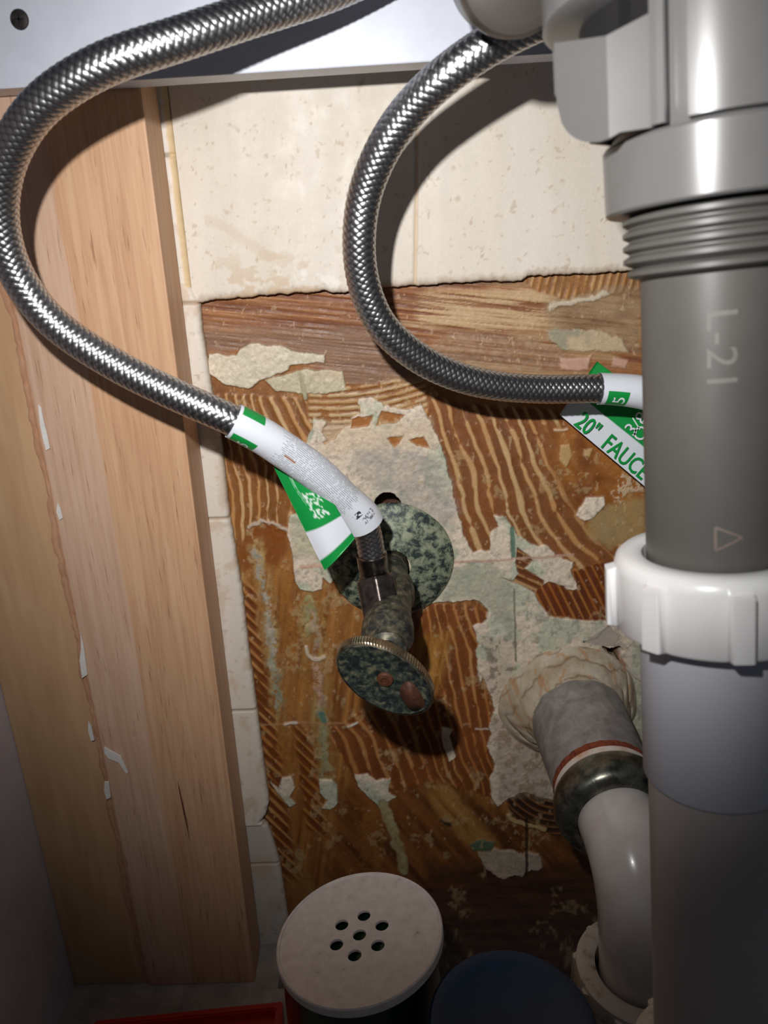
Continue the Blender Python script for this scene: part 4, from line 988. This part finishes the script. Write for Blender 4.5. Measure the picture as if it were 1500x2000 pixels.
# white slip nut
nt_prof = [(.0200, zD-.006), (.0203, zD-.0002), (.0212, zD+.0004), (.0262, zD+.0002), (.0276, zD-.0010), (.0282, zD-.0030), (.0283, zD-.0036), (.0285, zD-.0210), (.0279, zD-.0218), (.0240, zD-.0220), (.0216, zD-.0215)]
nw = dl('slip_nut', nt_prof, M_nutw, 512, rfun=lugs(8, .20, .0026, 6, 7, radians(-12.5)), sharp=50); nw['label'] = 'bright white slip nut with lugs'
t2 = dl('upper_tube', [(.0213, zD-.016), (.0213, zJ), (.0206, zJ-.0010)], M_pvc); t2['label'] = 'pale bluish tube'
t3 = dl('lower_tube', [(.0198, zJ+.004), (.0198, zJ-.165)], M_pvc2); t3['label'] = 'brownish white tube'
zB = zJ-.113
bn = dl('lower_slip_nut', [(.0202, zB-.01), (.0204, zB), (.0262, zB), (.0276, zB-.0012), (.0282, zB-.003), (.0283, zB-.0035), (.0285, zB-.021), (.0279, zB-.022), (.0200, zB-.022)], M_trapnut, 256, rfun=lugs(8, .2, .0026, 5, 6), sharp=50)
# moulded marks on the grey tube
def on_tube(xc, zc0, r=.01906):
    # lettering that runs downwards, turned a quarter to the right
    def f(x, y):
        a = (y)/r; ang = AZ0+a-radians(0); return DM @ Vector((r*cos(ang), r*sin(ang), zc0-x))
    return f
AZ0 = radians(-119)
o = lettering('L-21', .0102, on_tube(0, zT-.0070), M_mark, None, name='moulded_lettering', sx=1.12); reparent(o, tu)
# recycling triangle, thin bars
def bar_on(p, q, wd=.0007, r=.01906, name='x'):
    p = Vector(p); q = Vector(q); t = (q-p).normalized(); n_ = Vector((-t.y, t.x))*wd/2; return [p+n_, q+n_, q-n_, p-n_]
bm = bmesh.new(); tp = [(0, 0), (.0066, .0030), (.0, .0064)]; 
tc = zD+.0125
segs_ = []
for i in range(3):
    A_ = Vector(tp[i]); B_2 = Vector(tp[(i+1) % 3])
    for k in range(8): segs_.append((A_.lerp(B_2, k/8), A_.lerp(B_2, (k+1)/8)))
for A_, B_2 in segs_:
    qs = bar_on(A_, B_2)
    vs = []
    for q in qs:
        ang = AZ0+radians(6)+q.x/.01906; vs.append(bm.verts.new(DM @ Vector((.01912*cos(ang), .01912*sin(ang), tc-q.y))))
    bm.faces.new(vs)
tri = bm_obj('moulded_triangle', bm, M_markp, None, False); reparent(tri, tu)

# ------------------------------------------------------------------ things standing at the bottom
lc = PY(702, 1826, -.125)
can = empty('cleanser_can', (lc[0], lc[1], FLZ), 'dark green can with a dusty white lid pierced by seven round holes', 'can')
tilt = Matrix.Translation(Vector(lc)) @ Matrix.Rotation(radians(-5), 4, 'X') @ Matrix.Rotation(radians(-7), 4, 'Y')
RL = .0370
bm = bmesh.new()
def ring_e(c, r, n):
    vs = [bm.verts.new((c[0]+r*cos(2*pi*k/n), c[1]+r*sin(2*pi*k/n), 0)) for k in range(n)]
    es = [bm.edges.new((vs[k], vs[(k+1) % n])) for k in range(n)]; return vs, es
ov, oe = ring_e((0, 0), RL*.955, 96); E_ = list(oe); hs = []
hp = [(0, 0)]+[(.0107*cos(radians(80+60*k)), .0107*sin(radians(80+60*k))) for k in range(6)]
for c in hp:
    v_, e_ = ring_e(c, .0030, 28); E_ += e_; hs.append(v_)
bmesh.ops.triangle_fill(bm, edges=E_, use_beauty=True)
bmesh.ops.recalc_face_normals(bm, faces=bm.faces)
for v_ in hs:
    low_ = [bm.verts.new((v.co.x, v.co.y, -.0012)) for v in v_]
    for k in range(len(v_)): bm.faces.new((v_[k], v_[(k+1) % len(v_)], low_[(k+1) % len(v_)], low_[k]))
prev = ov
for r, z in ((RL*.965, .0006), (RL*.985, .0008), (RL, .0002), (RL, -.0034), (RL*.97, -.0038)):
    cur = [bm.verts.new((r*cos(2*pi*k/96), r*sin(2*pi*k/96), z)) for k in range(96)]
    for k in range(96): bm.faces.new((prev[k], prev[(k+1) % 96], cur[(k+1) % 96], cur[k]))
    prev = cur
bmesh.ops.transform(bm, matrix=tilt, verts=bm.verts)
lid = bm_obj('lid', bm, M_lid, None, True, 30); reparent(lid, can); lid['label'] = 'dusty white lid with seven holes'
Hc = lc[2]-FLZ
# body: runs from the floor up to the tilted lid
def can_ring(r, t):
    th = np.linspace(0, 2*pi, 96, endpoint=False); top = np.array(tilt)
    P = np.stack([r*np.cos(th), r*np.sin(th), np.zeros(96)], -1); Pt = P@top[:3, :3].T+top[:3, 3]+np.array(tilt.to_3x3() @ Vector((0, 0, -.0032)))
    Pb = P+np.array([lc[0], lc[1]+.003, FLZ+.0002]); return Pb*(1-t)+Pt*t
rows_ = [can_ring(.001, 0), can_ring(.034, 0), can_ring(.0355, .01), can_ring(.0355, .93), can_ring(.0358, .95), can_ring(.0358, 1.), can_ring(.0348, 1.0), can_ring(.0348, .975), can_ring(.001, .975)]
cb = mesh_np('can_body', np.vstack(rows_), grid_faces(len(rows_), 96, True), M_can, None); cb.data.set_sharp_from_angle(angle=radians(40)); reparent(cb, can)

bc = PY(1001, 1998, -.165)
zb = bc[2]
tub = empty('blue_tub', (bc[0], bc[1], FLZ), 'round tub with a deep blue lid, standing right of the green can', 'tub')
tm = Matrix.Translation(Vector((bc[0], bc[1], 0)))
RB_ = .0330
b1 = lathe('tub_lid', [(.0002, zb-.0006), (RB_*.80, zb-.0006), (RB_*.84, zb), (RB_*.97, zb), (RB_, zb-.0012), (RB_, zb-.013), (RB_*.97, zb-.0135)], M_blue, None, 128, tm); reparent(b1, tub)
b2 = lathe('tub_body', [(RB_*.95, zb-.012), (RB_*.93, FLZ+.002), (RB_*.90, FLZ+.0002), (.0002, FLZ+.0002)], M_blued, None, 96, tm); reparent(b2, tub)

# red tray lying on the floor at the left
tz_ = FLZ+.018
ra = PZ(185, 1992, tz_); rb2 = PZ(545, 1955, tz_)
dv = rb2-ra; dv[2] = 0; Lr = np.linalg.norm(dv); dv /= Lr; nv = np.array([dv[1], -dv[0], 0])
bm = bmesh.new()
c4 = [ra-dv*.0, ra+dv*(Lr+.002), ra+dv*(Lr+.002)+nv*.07, ra+nv*.07]
zlo = FLZ+.0003
ou_t = [bm.verts.new((c[0], c[1], tz_)) for c in c4]; ou_b = [bm.verts.new((c[0], c[1], zlo)) for c in c4]
ce = sum(c4)/4; inn_t = [bm.verts.new((ce[0]+(c[0]-ce[0])*.93, ce[1]+(c[1]-ce[1])*.88, tz_)) for c in c4]; inn_b = [bm.verts.new((ce[0]+(c[0]-ce[0])*.92, ce[1]+(c[1]-ce[1])*.86, tz_-.006)) for c in c4]
for k in range(4):
    j = (k+1) % 4
    bm.faces.new((ou_b[k], ou_b[j], ou_t[j], ou_t[k])); bm.faces.new((ou_t[k], ou_t[j], inn_t[j], inn_t[k])); bm.faces.new((inn_t[k], inn_t[j], inn_b[j], inn_b[k]))
bm.faces.new(inn_b); bm.faces.new(ou_b[::-1])
bmesh.ops.bevel(bm, geom=bm.edges[:], offset=.0008, segments=2, affect='EDGES')
rt = bm_obj('red_tray', bm, M_red, None, True, 30); tag(rt, 'red plastic tray lying on the cabinet floor at the bottom left', 'tray')
